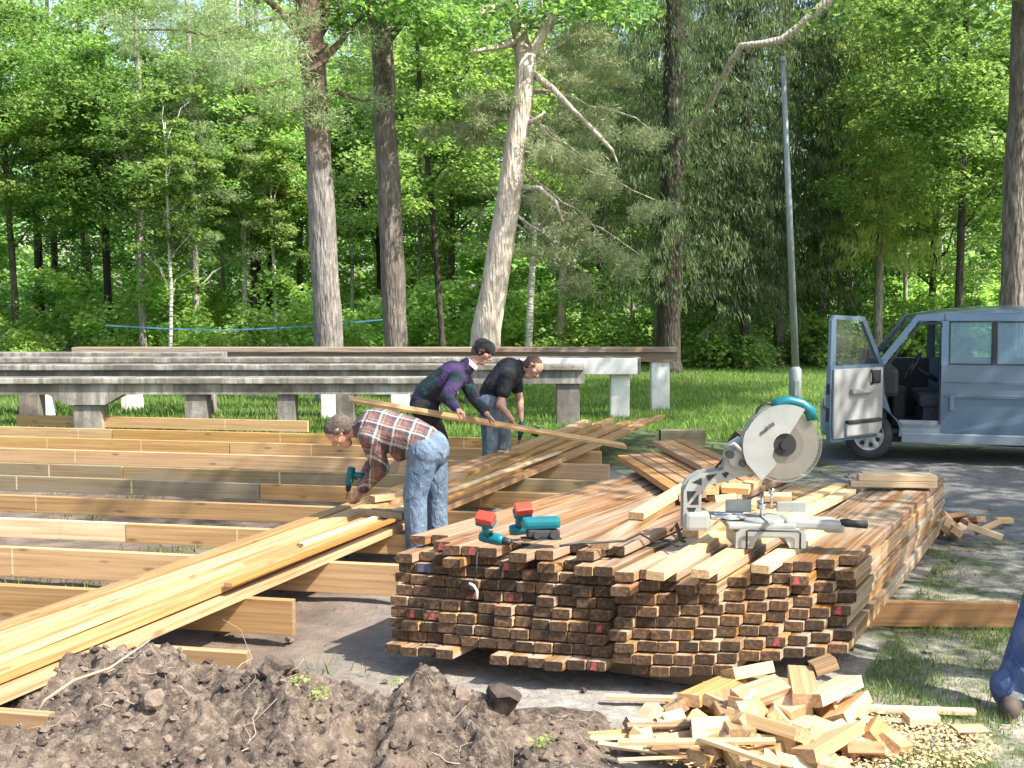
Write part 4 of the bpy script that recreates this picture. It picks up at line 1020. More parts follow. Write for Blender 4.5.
# local frame: x rearwards, y away from the camera (0..W_), z up
def tum(mb):
    out = []
    for (x, y, z) in mb.v:
        k = max(0, z - 1.12); f = (y - W_ / 2); f2 = f * (1 - .13 * k - .05 * max(0, .55 - z))
        if x < .05: f2 *= 1 - .16 * min(1, (.05 - x) / .7) ** 2
        out.append((x, W_ / 2 + f2, z))
    mb.v = out; return mb
def arch(cx, r, n=12): return [(cx + r * math.cos(a), .30 + r * math.sin(a)) for a in [math.pi * i / n for i in range(n + 1)]]
LR = 3.95; WB = 2.92
for side in (0, 1):
    y0, y1 = (0, .045) if side == 0 else (W_ - .045, W_)
    mb = MB()
    # fender with wheel arch
    ar = [p for p in arch(0, .385)]
    poly = [(-.62, .32)] + [(p[0], p[1]) for p in reversed(ar)] + [(.40, .30), (.16, .48), (.15, 1.17), (.06, 1.16), (-.30, 1.03), (-.56, .86), (-.64, .6)]
    poly = [(-.5, .30)] + [(p[0], p[1]) for p in reversed(ar)] + [(.40, .46), (.2, .62), (.15, 1.17), (.06, 1.165), (-.2, 1.05), (-.42, .88), (-.50, .6)]
    mb.prism(poly, y0, y1); tum(mb).build('front_wing', M_car, van)
    # lower side panel with rear arch
    mb = MB(); ar = arch(WB, .385)
    xa = .86 if side == 0 else .16
    low = [(xa, .34 if side == 0 else .34)] + [(WB - .385, .34)] + [(p[0], max(.34, p[1])) for p in reversed(ar)] + [(WB + .385, .34), (LR - .05, .34), (LR, .8), (LR, 1.19), (xa, 1.19)]
    mb.prism(low, y0, y1); tum(mb).build('side_panel', M_car, van)
    # upper window surround
    mb = MB()
    mb.box(((.88 + LR) / 2, (y0 + y1) / 2, 1.755), (LR - .88, .045, .09)); 
    pl = [.90, 1.48, 2.55, 3.1, LR - .06] if side == 0 else [.90, 1.95, 2.9, LR - .06]
    for x in pl: mb.box((x, (y0 + y1) / 2, 1.45), (.09 if x not in (1.48,) else .035, .045, .54))
    tum(mb).build('window_pillars', M_car, van)
    mb = MB(); mb.prism([(.06, 1.165), (.17, 1.165), (.58, 1.71), (.9, 1.71), (.9, 1.80), (.55, 1.78)], y0, y1); tum(mb).build('roof_pillar', M_car, van)
    g = [(pl[i] + (.045 if i == 0 else .018), pl[i + 1] - .018) for i in range(len(pl) - 1)]
    for a, b_ in g:
        mb = MB(); mb.box(((a + b_) / 2, (y0 + y1) / 2, 1.45), (b_ - a, .012, .535)); tum(mb).build('side_window', M_glass, van)
        fr = MB()
        for (cx_, cz_, w2, h2) in (((a + b_) / 2, 1.192, b_ - a, .016), ((a + b_) / 2, 1.702, b_ - a, .016), (a + .008, 1.45, .016, .5), (b_ - .008, 1.45, .016, .5)):
            fr.box((cx_, y0 - .003 if side == 0 else y1 + .003, cz_), (w2, .01, h2))
        tum(fr).build('window_seal', M_blk, van)
    # sill and trim
    if side == 0:
        mb = MB(); mb.prism([(.20, 1.17), (.585, 1.69), (.865, 1.69), (.865, .46), (.84, .46), (.84, 1.665), (.60, 1.665), (.235, 1.17)], -.004, .03); tum(mb).build('door_seal', M_blk, van)
        mb = MB(); mb.box((1.48, -.006, 1.45), (.05, .01, .52)); mb.box((2.55, -.006, 1.45), (.09, .01, .52)); tum(mb).build('pillar_cover', M_blk, van)
    mb = MB(); mb.box(((.40 + WB - .4) / 2, (y0 + y1) / 2 + (-.008 if side == 0 else .008), .285), (WB - .8, .06, .12), bev=.012); mb.box(((WB + .4 + LR) / 2, (y0 + y1) / 2, .285), (LR - WB - .42, .06, .12), bev=.012); tum(mb).build('sill', M_carlow, van)
    mb = MB(); mb.box(((.88 + LR) / 2, -.004 if side == 0 else W_ + .004, .80), (LR - .92, .018, .045), bev=.006); mb.box(((.88 + LR) / 2, -.003 if side == 0 else W_ + .003, .97), (LR - .92, .012, .012)); tum(mb).build('trim_and_crease', plain('trim_crease_dark', (.09, .12, .17), .5), van)  # dark trim strip; the thinner line paints the shade of a body crease
    mb = MB(); mb.box((.985 if side == 0 else .8, -.012 if side == 0 else W_ + .012, .72 if side == 0 else 1.0), (.05, .03, .18 if side == 0 else .04), bev=.008); tum(mb).build('handle', M_car, van)
# far front door with window opening
mb = MB(); mb.box((.53, W_ - .0225, .76), (.74, .045, .84)); tum(mb).build('far_door', M_car, van); mb = MB(); mb.box((.53, W_ - .052, .78), (.72, .012, .8)); tum(mb).build('far_door_trim', M_blk, van)
# roof, floor, nose
mb = MB(); n = 10
prof = [(.52, 1.765), (.62, 1.80), (.9, 1.845), (1.4, 1.885), (2.2, 1.905), (3.2, 1.89), (3.75, 1.855), (3.9, 1.80)]
vs = []; 
for (x, z) in prof:
    for j in range(n + 1):
        f = j / n * 2 - 1; vs.append((x, W_ / 2 + f * (W_ / 2) * .915, z - .09 * abs(f) ** 3.0))
fs = [(i * (n + 1) + j, i * (n + 1) + j + 1, (i + 1) * (n + 1) + j + 1, (i + 1) * (n + 1) + j) for i in range(len(prof) - 1) for j in range(n)]
mb.add(vs, fs, 0, True); o = mb.build('roof', M_car, van); sm = o.modifiers.new('thick', 'SOLIDIFY'); sm.thickness = .03; sm.offset = -1
mb = MB(); mb.box((1.98, W_ / 2, .36), (3.7, W_ - .1, .05)); mb.build('floor', M_dkgrey, van)
mb = MB(); hp = [(-.505, .6), (-.42, .88), (-.2, 1.05), (.06, 1.165)]; vs = []
for (x, z) in hp:
    for j in range(n + 1):
        f = j / n * 2 - 1; k = 1 - .16 * min(1, (.05 - x) / .7) ** 2 if x < .05 else 1
        vs.append((x - .08 * (1 - f * f) * (1 if x < 0 else .5), W_ / 2 + f * (W_ / 2) * k, z))
mb.add(vs, [(i * (n + 1) + j, i * (n + 1) + j + 1, (i + 1) * (n + 1) + j + 1, (i + 1) * (n + 1) + j) for i in range(3) for j in range(n)], 0, True); o = mb.build('bonnet', M_car, van)
mb = MB(); mb.box((-.51, W_ / 2, .42), (.16, W_ * .86, .3), bev=.05); mb.build('bumper', M_carlow, van)
for y in (.32, W_ - .32):
    mb = MB(); mb.box((-.52, y, .70), (.08, .32, .15), bev=.03); mb.build('headlight', M_lamp, van)
mb = MB(); vs = [(.08, .09, 1.17), (.08, W_ - .09, 1.17), (.55, W_ - .16, 1.75), (.55, .16, 1.75)]; mb.add(vs, [(0, 1, 2, 3)]); o = mb.build('windscreen', M_clear, van)
mb = MB(); mb.box((LR - .03, W_ / 2, .78), (.05, W_ - .1, .86)); mb.box((LR - .03, W_ / 2, 1.78), (.05, W_ - .35, .08)); mb.build('tailgate', M_car, van)
mb = MB(); mb.box((LR - .04, W_ / 2, 1.47), (.02, W_ - .3, .52)); mb.build('rear_window', M_glass, van)
# underbody
mb = MB(); mb.box((1.7, W_ / 2, .27), (3.2, W_ - .5, .14)); mb.cyl((0, .1, .3), (0, W_ - .1, .3), .04); mb.cyl((WB, .1, .3), (WB, W_ - .1, .3), .04); mb.tube([(1.4, .5, .2), (2.4, .45, .18), (3.6, .5, .2)], .035, 8); mb.build('underbody', M_blk, van)
# interior
mb = MB(); mb.box((.2, W_ / 2, .95), (.32, W_ - .12, .36), bev=.06); mb.box((.16, W_ / 2, .6), (.12, W_ - .14, .5)); mb.box((.42, W_ / 2, .6), (.2, .3, .5), bev=.04); mb.build('dashboard', M_blk, van)
swc = Vector((.56, .48, 1.13)); sq = Euler((0, R(-62), 0)).to_matrix().to_4x4(); T = Matrix.Translation(swc) @ sq
mb = MB(); mb.tube([(.19 * math.cos(a), .19 * math.sin(a), 0) for a in [i * 2 * math.pi / 24 for i in range(25)]], .017, 8, M=T, caps=False)
for a in (0, 2.1, 4.2): mb.tube([(0, 0, -.02), (.18 * math.cos(a), .18 * math.sin(a), 0)], .014, 6, M=T)
mb.ball((0, 0, -.01), .055, sc3=(1, 1, .5), M=T); mb.cyl((0, 0, -.02), (0, 0, -.35), .03, M=T); mb.build('steering_wheel', M_blk, van)
M_seat = plain('grey_seat_cloth', (.05, .052, .058), .95, nz=.3, scale=30)
for y in (.48, 1.3):
    mb = MB(); mb.box((.88, y, .72), (.5, .5, .16), bev=.05); mb.box((.88, y, .52), (.4, .42, .28)); mb.box((1.14, y, 1.04), (.14, .5, .62), rot=(0, R(14), 0), bev=.05); mb.box((1.235, y, 1.42), (.1, .26, .16), rot=(0, R(10), 0), bev=.04); mb.build('seat', M_seat, van)
mb = MB(); mb.box((2.3, W_ / 2, .8), (.5, 1.4, .18), bev=.05); mb.box((2.58, W_ / 2, 1.1), (.14, 1.4, .62), rot=(0, R(12), 0), bev=.05); mb.build('seat', M_seat, van)
# door step
mb = MB(); mb.box((.62, .11, .43), (.5, .2, .07), bev=.01); mb.box((.62, .02, .40), (.5, .02, .2)); mb.build('door_step', M_carlow, van)
# wheels
def wheel(x, y, s):
    e = empty('wheel', (x, y, .30)); e.parent = van
    mb = MB(); pr = [(.19, -.095), (.27, -.1), (.30, -.075), (.305, 0), (.30, .075), (.27, .1), (.19, .095)]; n = 32; vs = []
    for k in range(n):
        a = 2 * math.pi * k / n
        vs += [(r * math.cos(a), q, r * math.sin(a)) for r, q in pr]
    m_ = len(pr); fs = [(k * m_ + i, k * m_ + i + 1, ((k + 1) % n) * m_ + i + 1, ((k + 1) % n) * m_ + i) for k in range(n) for i in range(m_ - 1)]
    mb.add(vs, fs, 0, True); mb.build('tyre', M_dkgrey, e)
    mb = MB(); T = Matrix()
    mb.cyl((0, -.02 * s, 0), (0, -.055 * s, 0), .195, 32); 
    mb.tube([(.185 * math.cos(a), -.075 * s, .185 * math.sin(a)) for a in [i * 2 * math.pi / 28 for i in range(29)]], .014, 6, caps=False)
    for k in range(7):
        a = k * 2 * math.pi / 7; mb.box((.11 * math.cos(a), -.072 * s, .11 * math.sin(a)), (.15, .025, .05), rot=(0, -a, 0), bev=.006)
    mb.cyl((0, -.05 * s, 0), (0, -.1 * s, 0), .055, 16); mb.build('rim', M_rim, e)
    mb = MB()
    for k in range(7):
        a = (k + .5) * 2 * math.pi / 7; mb.cyl((.125 * math.cos(a), -.056 * s, .125 * math.sin(a)), (.125 * math.cos(a), -.0585 * s, .125 * math.sin(a)), .03, 12)
    mb.build('rim_holes', M_blk, e)
for x in (0, WB): wheel(x, .12, 1); wheel(x, W_ - .12, -1)
mb = MB(); 
for x in (0, WB):
    a_ = [(x + .39 * math.cos(a), .30 + .39 * math.sin(a)) for a in [math.pi * i / 12 for i in range(13)]]
    vs = [(p[0], .03, p[1]) for p in a_] + [(p[0], .4, p[1]) for p in a_]; mb.add(vs, [(i, i + 1, 14 + i, 13 + i) for i in range(12)])
    vs = [(p[0], W_ - .03, p[1]) for p in a_] + [(p[0], W_ - .4, p[1]) for p in a_]; mb.add(vs, [(i, i + 1, 14 + i, 13 + i) for i in range(12)])
mb.build('wheel_arch', M_blk, van)
# open door: hinge at x=.15; local door x from hinge to its free edge, inner face towards +y when closed
dr = empty('open_door', (.13, -.01, 0), R(-129)); dr.parent = van
DW = 1.06
mb = MB(); mb.prism([(.0, .5), (.1, .3), (DW - .03, .3), (DW, .5), (DW, 1.19), (.0, 1.19)], -.03, .035); mb.build('door_skin', M_car, dr)
mb = MB(); mb.prism([(.04, .42), (.12, .34), (DW - .06, .34), (DW - .04, .5), (DW - .04, 1.15), (.04, 1.15)], .036, .06); pn = mb.build('inner_panel', M_inner, dr)
mb = MB(); mb.prism([(.0, 1.19), (.08, 1.19), (.44, 1.70), (DW - .1, 1.735), (DW - .1, 1.19), (DW, 1.19), (DW - .01, 1.72), (DW - .06, 1.785), (.40, 1.76)], -.015, .03)
o = mb.build('window_frame', M_car, dr)
mb = MB(); mb.prism([(.09, 1.19), (DW - .1, 1.19), (DW - .1, 1.73), (.445, 1.70)], .0, .006); mb.build('door_glass', M_clear, dr)
mb = MB(); mb.box((.45, .085, .52), (.68, .06, .045), bev=.012); mb.build('door_pocket_rim', M_blk, dr)
mb = MB(); mb.box((.47, .075, .43), (.66, .05, .15), bev=.015); mb.build('door_pocket', M_inner, dr)
mb = MB(); mb.box((.5, .085, .88), (.42, .06, .06), bev=.02); mb.build('armrest', M_inner, dr)
mb = MB(); mb.tube([(.28, .065, .95), (.28, .1, 1.0), (.30, .1, 1.08), (.30, .065, 1.12)], .014, 8); mb.build('inner_handle', M_blk, dr)
mb = MB(); mb.box((.19, .068, 1.04), (.16, .02, .16), bev=.02); mb.build('speaker_cover', M_blk, dr)
mb = MB(); mb.box((DW + .003, .0, .92), (.012, .04, .12)); mb.build('latch', M_blk, dr); mb = MB(); mb.box((DW + .003, 0, .62), (.012, .035, .16)); mb.build('door_stop', M_blk, dr)
mb = MB(); mb.box((.14, -.13, 1.28), (.24, .09, .19), bev=.035); mb.cyl((.08, -.02, 1.22), (.12, -.1, 1.25), .02); mb.box((.14, -.083, 1.28), (.2, .006, .15)); mb.build('door_mirror', [M_blk], dr)

# ------------------------------------------------------------------ mitre saw on the right stack
SZ = .575; so_ = at_z(757, 556, SZ); K = F / so_.y
saw = empty('mitre_saw', (so_.x, so_.y + .02, stz(so_) + .052), 0, 'light grey mitre saw with raised blade and teal handle standing on the right stack', 'mitre saw')
def S(px, py, dy=0.0): return Vector(((px - 757) / K, dy, (556 - py) / K))
mb = MB()     # base casting
mb.prism([(S(735, 0).x, .0), (S(752, 0).x, .0), (S(757, 0).x, .055), (S(784, 0).x, .055), (S(790, 0).x, .0), (S(806, 0).x, 0), (S(806, 0).x, .075), (S(800, 0).x, .10), (S(740, 0).x, .10), (S(735, 0).x, .08)], -.03, .24)
mb.box((S(762, 0).x, .1, .112), (.36, .25, .03), bev=.01); mb.build('base', M_alu, saw)
mb = MB(); mb.cyl((S(768, 0).x, .1, .118), (S(768, 0).x, .1, .142), .125, 32); mb.box((S(768, 0).x, .02, .1465), (.03, .22, .008)); mb.build('turntable', M_alu, saw)
mb = MB(); mb.box((S(815, 0).x, .08, .115), (.30, .16, .05), rot=(0, R(3), 0), bev=.015); mb.box((S(838, 0).x, .07, .09), (.1, .1, .04), bev=.01); mb.build('front_arm', M_alu, saw)
mb = MB(); mb.tube([S(845, 533, .05), S(852, 533, .05), S(856, 534, .05), S(872, 535, .05)], [.018, .024, .02, .022], 12); mb.build('grip_knob', M_blk, saw)
mb = MB(); mb.box((S(745, 0).x, .17, .19), (.14, .022, .07), bev=.006); mb.build('fence', M_alu, saw); mb = MB(); mb.box((S(800, 0).x, .17, .185), (.16, .022, .055), bev=.006); mb.build('fence', M_alu, saw)
mb = MB(); mb.cyl(S(766, 530, .09), S(766, 504, .09), .009); mb.cyl(S(766, 520, .09), S(766, 514, .09), .022); mb.cyl(S(779, 522, .16), S(779, 503, .16), .007); mb.cyl(S(779, 507, .16), S(779, 501, .16), .017); mb.build('clamp_screw', M_chrome, saw)
mb = MB(); mb.tube([S(745, 556, -.05), S(745, 538, -.05), S(747, 537, -.05), S(797, 538, -.05), S(799, 540, -.05), S(799, 556, -.05)], .0055, 8); mb.build('wire_stand', M_blk, saw)
mb = MB()
for dy in (.06, .13): mb.cyl(S(712, 527, dy), S(748, 528, dy), .016, 16)
mb.build('slide_rail', M_chrome, saw)
mb = MB(); mb.box(S(698, 531, .1), (.13, .17, .1), bev=.02)
th = .055
outer = [S(684, 540), S(684, 500), S(689, 489), S(700, 482), S(722, 479), S(741, 472), S(748, 482), S(728, 490), S(708, 494), S(702, 502), S(702, 525), S(712, 532), S(712, 540)]
mb.prism([(p.x, p.z) for p in outer], .04, .07); mb.prism([(p.x, p.z) for p in outer], .13, .16)
for (a, b_) in (((686, 515), (701, 505)), ((686, 500), (701, 515)), ((693, 488), (704, 500)), ((704, 483), (710, 493)), ((718, 480), (722, 491)), ((686, 525), (702, 528))):
    mb.cyl(S(*a, .1), S(*b_, .1), .012, 8); 
mb.build('bracket', M_alu, saw)
for tri in (((687, 500), (697, 500), (688, 512)), ((699, 503), (699, 514), (690, 514)), ((687, 517), (697, 517), (692, 526)), ((692, 491), (702, 486), (702, 494)), ((706, 484), (718, 482), (709, 490)), ((722, 482), (733, 478), (726, 487))):
    mb = MB(); mb.prism([(S(*p).x, S(*p).z) for p in tri], .0385, .05); mb.build('bracket_opening', M_blk, saw)
mb = MB(); mb.prism([(p.x, p.z) for p in (S(724, 478), S(728, 455), S(742, 446), S(758, 452), S(772, 468), S(755, 482), S(738, 486))], .03, .14)
mb.cyl(S(738, 466, -.0), S(738, 466, .17), .05, 20); mb.cyl(S(727, 462, -.02), S(727, 462, .03), .018, 12, 0); mb.tube([S(724, 455, .0), S(732, 450, -.02), S(740, 457, -.02)], .012, 8); mb.build('arm_joint', M_alu, saw)
mb = MB(); mb.cyl(S(727, 460, -.03), S(727, 460, -.06), .022, 12); mb.build('lock_knob', M_blk, saw); mb = MB(); mb.cyl(S(741, 470, -.01), S(741, 470, -.03), .018, 12); mb.build('lock_knob', M_blk, saw)
BC = S(783, 451); br = 35.5 / K
# upper guard (housing)
gp = []
for i in range(21):
    a = R(62) + (R(205) - R(62)) * i / 20; rr = 41 / K * (1.0 if i < 14 else 1.04); gp.append((BC.x + rr * math.cos(a), BC.z + rr * math.sin(a)))
gp += [(S(760, 487).x, S(760, 487).z), (S(775, 470).x, S(775, 470).z), (S(770, 462).x, S(770, 462).z)]
for i in range(9):
    a = R(200) - (R(200) - R(70)) * i / 8; rr = 12 / K; gp.append((BC.x + rr * math.cos(a), BC.z + rr * math.sin(a)))
mb = MB(); mb.prism(gp, -.035, -.015); mb.prism(gp, .035, .045)
rim = [(p[0], p[1]) for p in gp[:21]]
for i in range(20):
    a, b_ = rim[i], rim[i + 1]; mb.add([(a[0], -.035, a[1]), (b_[0], -.035, b_[1]), (b_[0], .045, b_[1]), (a[0], .045, a[1])], [(0, 1, 2, 3)])
mb.build('blade_guard', M_alu, saw)
# blade with teeth
mb = MB(); n = 60; pl_ = []
for i in range(n * 2):
    a = 2 * math.pi * i / (n * 2); rr = br * (1.0 if i % 2 else .975); pl_.append((BC.x + rr * math.cos(a), BC.z + rr * math.sin(a)))
mb.prism(pl_, -.004, -.001); mb.build('blade', M_steel, saw)
# transparent lower guard ring
mb = MB(); ring = [R(-150) + R(215) * i / 24 for i in range(25)]
o_ = [(BC.x + (br * 1.07) * math.cos(a), BC.z + (br * 1.07) * math.sin(a)) for a in ring]; i_ = [(BC.x + br * .55 * math.cos(a), BC.z + br * .55 * math.sin(a)) for a in ring]
for i in range(24): mb.add([(o_[i][0], -.012, o_[i][1]), (o_[i + 1][0], -.012, o_[i + 1][1]), (i_[i + 1][0], -.012, i_[i + 1][1]), (i_[i][0], -.012, i_[i][1])], [(0, 1, 2, 3)])
mb.tube([(p[0], -.010, p[1]) for p in o_], .0035, 6)
m_lg, t_, b__ = newmat('smoky_guard'); 
tr_ = N(t_, 'ShaderNodeBsdfTransparent'); ms_ = N(t_, 'ShaderNodeMixShader'); ms_.inputs[0].default_value = .12; b__.inputs['Base Color'].default_value = (.55, .53, .48, 1); b__.inputs['Roughness'].default_value = .25
t_.links.new(tr_.outputs[0], ms_.inputs[1]); t_.links.new(b__.outputs[0], ms_.inputs[2]); t_.links.new(ms_.outputs[0], [q for q in t_.nodes if q.type == 'OUTPUT_MATERIAL'][0].inputs[0])
mb.build('lower_guard', m_lg, saw)
mb = MB(); mb.cyl((BC.x, -.013, BC.z), (BC.x, -.022, BC.z), .062, 24); mb.cyl((BC.x, -.02, BC.z), (BC.x, -.042, BC.z), .025, 16); mb.build('arbor', M_blk, saw)
mb = MB(); mb.cyl((BC.x, .045, BC.z), (BC.x, .24, BC.z), .07, 20); mb.build('motor', M_teal, saw)
# handle
mb = MB(); mb.tube([S(773, 416, .0), S(777, 409, .0), S(788, 407, .0), S(800, 410, .0), S(809, 417, .0), S(811, 426, .0)], [.026, .031, .029, .029, .034, .03], 12); mb.tube([S(771, 420, .0), S(760, 426, .01), S(756, 432, .01)], [.02, .018, .02], 10); mb.build('handle', M_teal, saw)
mb = MB(); mb.tube([S(775, 411, .02), S(764, 409, .02), S(757, 415, .02), S(754, 428, .03), S(750, 442, .03), S(741, 452, .03), S(735, 461, .05), S(728, 466, .1), S(715, 490, .22), S(700, 530, .25)], .0065, 8); mb.build('power_cord', M_blk, saw)
mb = MB(); mb.box(S(758, 424, -.0), (.045, .03, .022), rot=(0, R(-45), 0)); mb.build('warning_sticker', plain('yellow_sticker', (.6, .55, .15), .5), saw)
txt = bpy.data.curves.new('maker_lettering', 'FONT'); txt.body = 'makita'; txt.size = .036; txt.extrude = .0008; txt.align_x = 'CENTER'; txt.shear = .3
to_ = bpy.data.objects.new('t', txt); C.objects.link(to_); me_ = bpy.data.meshes.new_from_object(to_.evaluated_get(bpy.context.evaluated_depsgraph_get())); C.objects.unlink(to_); bpy.data.objects.remove(to_); me_.materials.clear(); me_.materials.append(M_blk); o = bpy.data.objects.new('lettering', me_); C.objects.link(o); o.parent = saw; q = S(765, 436, -.0375); o.location = q; o.rotation_euler = (R(90), R(-40), 0)
# cord trailing on the stack
mb = MB(); cpts = [at_z(a, b_, .66) for a, b_ in ((560, 556), (580, 552), (600, 551), (625, 549), (640, 540), (655, 536), (668, 534), (676, 540), (688, 538))]
for p in cpts: p.z = stz(p) + .055
mb.tube(cpts, .006, 8); tag(mb.build('electric_cord', M_blk), 'black electric cord lying between the drills and the saw', 'cord')
mb = MB(); bx = at_z(676, 532, .68); z = stz(bx) + .065; mb.tube([bx + Vector((-.03, 0, z - bx.z + .05)), bx + Vector((0, 0, z - bx.z + .09)), bx + Vector((.03, 0, z - bx.z)), bx + Vector((.05, .01, z - bx.z - .01))], [.008, .012, .012, .008], 8)
tag(mb.build('hold_down_clamp', M_dkgrey), 'small dark clamp beside the saw bracket', 'clamp')
# hanging strap on the front of the left stack
mb = MB(); a = at_z(478, 549, .68); f = lambda px, py: at_y(px, py, 5.42)
mb.tube([at_y(490, 543, 5.8), at_y(480, 549, 5.55), f(477, 556), f(476, 578)], .004, 6, 0); mb.tube([f(469, 583), f(474, 586), f(477, 591), f(477, 599)], .0065, 6, 1)
mb.tube([f(476, 578), f(473, 581), f(469, 583)], .004, 6, 0)
tag(mb.build('hanging_strap', [M_dkgrey, M_white]), 'thin grey strap with white hooked end hanging over the left stack front', 'strap')

# ------------------------------------------------------------------ cordless drills
def drill(loc, rot, lab, batt=True, scale=1.0, name='cordless_drill', standing=False):
    root = empty(name, loc, 0, lab, 'cordless drill', 'teal cordless tools'); root.rotation_euler = rot; root.scale = (scale,) * 3
    mb = MB(); mb.tube([(-.09, 0, 0), (-.085, 0, 0), (-.06, 0, 0), (.03, 0, 0), (.05, 0, 0), (.06, 0, 0)], [.018, .03, .034, .034, .03, .022], 14); 
    mb.tube([(-.03, 0, -.02), (-.038, 0, -.07), (-.03, 0, -.125)], [.024, .021, .023], 12); mb.box((-.02, 0, -.14), (.11, .065, .03), bev=.008); mb.build('housing', M_teal, root)
    mb = MB(); mb.tube([(.06, 0, 0), (.07, 0, 0), (.10, 0, 0), (.11, 0, 0)], [.022, .024, .02, .012], 14); mb.cyl((.11, 0, 0), (.17, 0, 0), .004, 8); mb.build('chuck', M_blk, root)
    mb = MB(); mb.box((-.004, 0, -.045), (.014, .016, .035), bev=.004); mb.build('trigger', M_blk, root)
    if batt: mb = MB(); mb.box((-.015, 0, -.175), (.105, .068, .045), bev=.008); mb.build('battery', M_redpl if batt == 'red' else M_blk, root)
    return root
p = at_z(494, 546, .69)
drill(Vector((p.x, p.y, stz(p) + .07)), (R(218), R(6), R(-25)), 'teal cordless drill standing upside down with its red battery up, left of the two', 'red', .88)
p = at_z(524, 534, .69)
drill(Vector((p.x, p.y, stz(p) + .07)), (R(215), R(-4), R(12)), 'teal cordless drill beside the jigsaw, red battery up, right of the two', 'red', .88)
p = at_z(541, 545, .67); root = empty('jigsaw', (p.x, p.y, stz(p) + .05), R(10), 'teal and black power tool lying right of the two drills', 'power tool')
mb = MB(); mb.box((0, 0, .085), (.2, .07, .06), bev=.022); mb.build('housing', M_teal, root)
mb = MB(); mb.box((.01, 0, .03), (.17, .065, .045), rot=(0, R(4), 0), bev=.012); mb.cyl((.06, -.036, .03), (.06, -.05, .03), .022); mb.cyl((-.03, -.036, .03), (-.03, -.05, .03), .018); mb.box((.0, 0, .004), (.2, .085, .006)); mb.build('gear_case', M_dkgrey, root)

# ------------------------------------------------------------------ people
def blob_mesh(name, segs, vox, mat, smooth=6, parent=None, extra=None):
    """one continuous skin from tapered round segments: (p0, p1, r0, r1[, flat, axis])"""
    mb = MB()
    for s in segs:
        p0, p1, r0, r1 = Vector(s[0]), Vector(s[1]), s[2], s[3]
        fl = s[4] if len(s) > 4 else 1.0; ax = Vector(s[5]).normalized() if len(s) > 5 else None
        d = p1 - p0; L = d.length
        t = d.normalized() if L > 1e-6 else Vector((0, 0, 1))
        a = (ax - t * ax.dot(t)).normalized() if ax is not None and (ax - t * ax.dot(t)).length > 1e-4 else t.orthogonal().normalized()
        b_ = t.cross(a); n = 14; rings = []
        for k in range(1, 5): an = R(90) * k / 5; rings.append((p0 - t * r0 * math.cos(an), r0 * math.sin(an)))
        for k in range(5): u = k / 4; rings.append((p0.lerp(p1, u), r0 + (r1 - r0) * u))
        for k in range(4, 0, -1): an = R(90) * k / 5; rings.append((p1 + t * r1 * math.cos(an), r1 * math.sin(an)))
        vs = []
        for c_, r_ in rings:
            for k in range(n):
                an = 2 * math.pi * k / n; vs.append(c_ + a * (r_ * fl * math.cos(an)) + b_ * (r_ * math.sin(an)))
        fs = [(i * n + k, i * n + (k + 1) % n, (i + 1) * n + (k + 1) % n, (i + 1) * n + k) for i in range(len(rings) - 1) for k in range(n)]
        mb.add(vs, fs); b0 = len(mb.v) - len(vs)
        mb.f.append(tuple(b0 + k for k in reversed(range(n)))); mb.m.append(0); mb.sm.append(False)
        mb.f.append(tuple(b0 + (len(rings) - 1) * n + k for k in range(n))); mb.m.append(0); mb.sm.append(False)
    o = mb.build(name, mat)
    rm = o.modifiers.new('r', 'REMESH'); rm.mode = 'VOXEL'; rm.voxel_size = vox; rm.use_smooth_shade = True
    if smooth: s_ = o.modifiers.new('s', 'SMOOTH'); s_.iterations = smooth; s_.factor = .5
    dg = bpy.context.evaluated_depsgraph_get(); me = bpy.data.meshes.new_from_object(o.evaluated_get(dg)); old = o.data
    o.modifiers.clear(); o.data = me; me.name = name; bpy.data.meshes.remove(old)
    if not me.materials: me.materials.append(mat)
    if extra: extra(me)
    me.polygons.foreach_set('use_smooth', [True] * len(me.polygons))
    if parent: o.parent = parent; o.matrix_parent_inverse = parent.matrix_world.inverted()
    return o
def skin_mat():
    m, t, b = newmat('skin'); v = objvec(t); n = noise(t, v, 14, 5)
    c = ramp(t, n, [(.3, (.40, .2, .135)), (.7, (.56, .32, .23))]); t.links.new(c, b.inputs['Base Color']); b.inputs['Roughness'].default_value = .55
    b.inputs['Subsurface Weight'].default_value = .1; b.inputs['Subsurface Radius'].default_value = (.02, .008, .004); return m
M_skin = skin_mat()
def cloth(name, a, b_, scale=9, wr=.5, fade=None):
    m, t, b = newmat(name); v = objvec(t); n = noise(t, v, scale, 5, .6, .5); nf = noise(t, v, 140, 2)
    c = ramp(t, n, [(.3, a), (.7, b_)])
    if fade: c = mix(t, ramp(t, noise(t, v, 5, 4), [(.45, (0, 0, 0)), (.65, (.8,) * 3)]), c, fade)
    t.links.new(c, b.inputs['Base Color']); b.inputs['Roughness'].default_value = .95
    wv = objvec(t, (1, 1, .6)); n2 = noise(t, wv, 13, 3, .5, 1.5)
    bump(t, b, math_(t, 'ADD', n2, math_(t, 'MULTIPLY', nf, .1)), wr, .03); return m
M_jeans = cloth('faded_jeans', (.06, .095, .145), (.14, .195, .27), 12, .9, fade=(.2, .255, .325))
M_jeans2 = cloth('worn_jeans', (.075, .115, .15), (.15, .2, .24), 12, .7, fade=(.2, .24, .27))
M_navy = cloth('navy_trousers', (.03, .055, .14), (.06, .10, .225), 10, 1.0, fade=(.10, .145, .27))
M_blacktee = cloth('black_tshirt', (.009, .010, .013), (.022, .024, .03), 10, .8)
M_blacktr = cloth('black_trousers', (.012, .012, .014), (.03, .03, .034), 10, .7)
M_hair = plain('greying_hair', (.10, .075, .06), .8, nz=.6, scale=60, bumpy=.7)
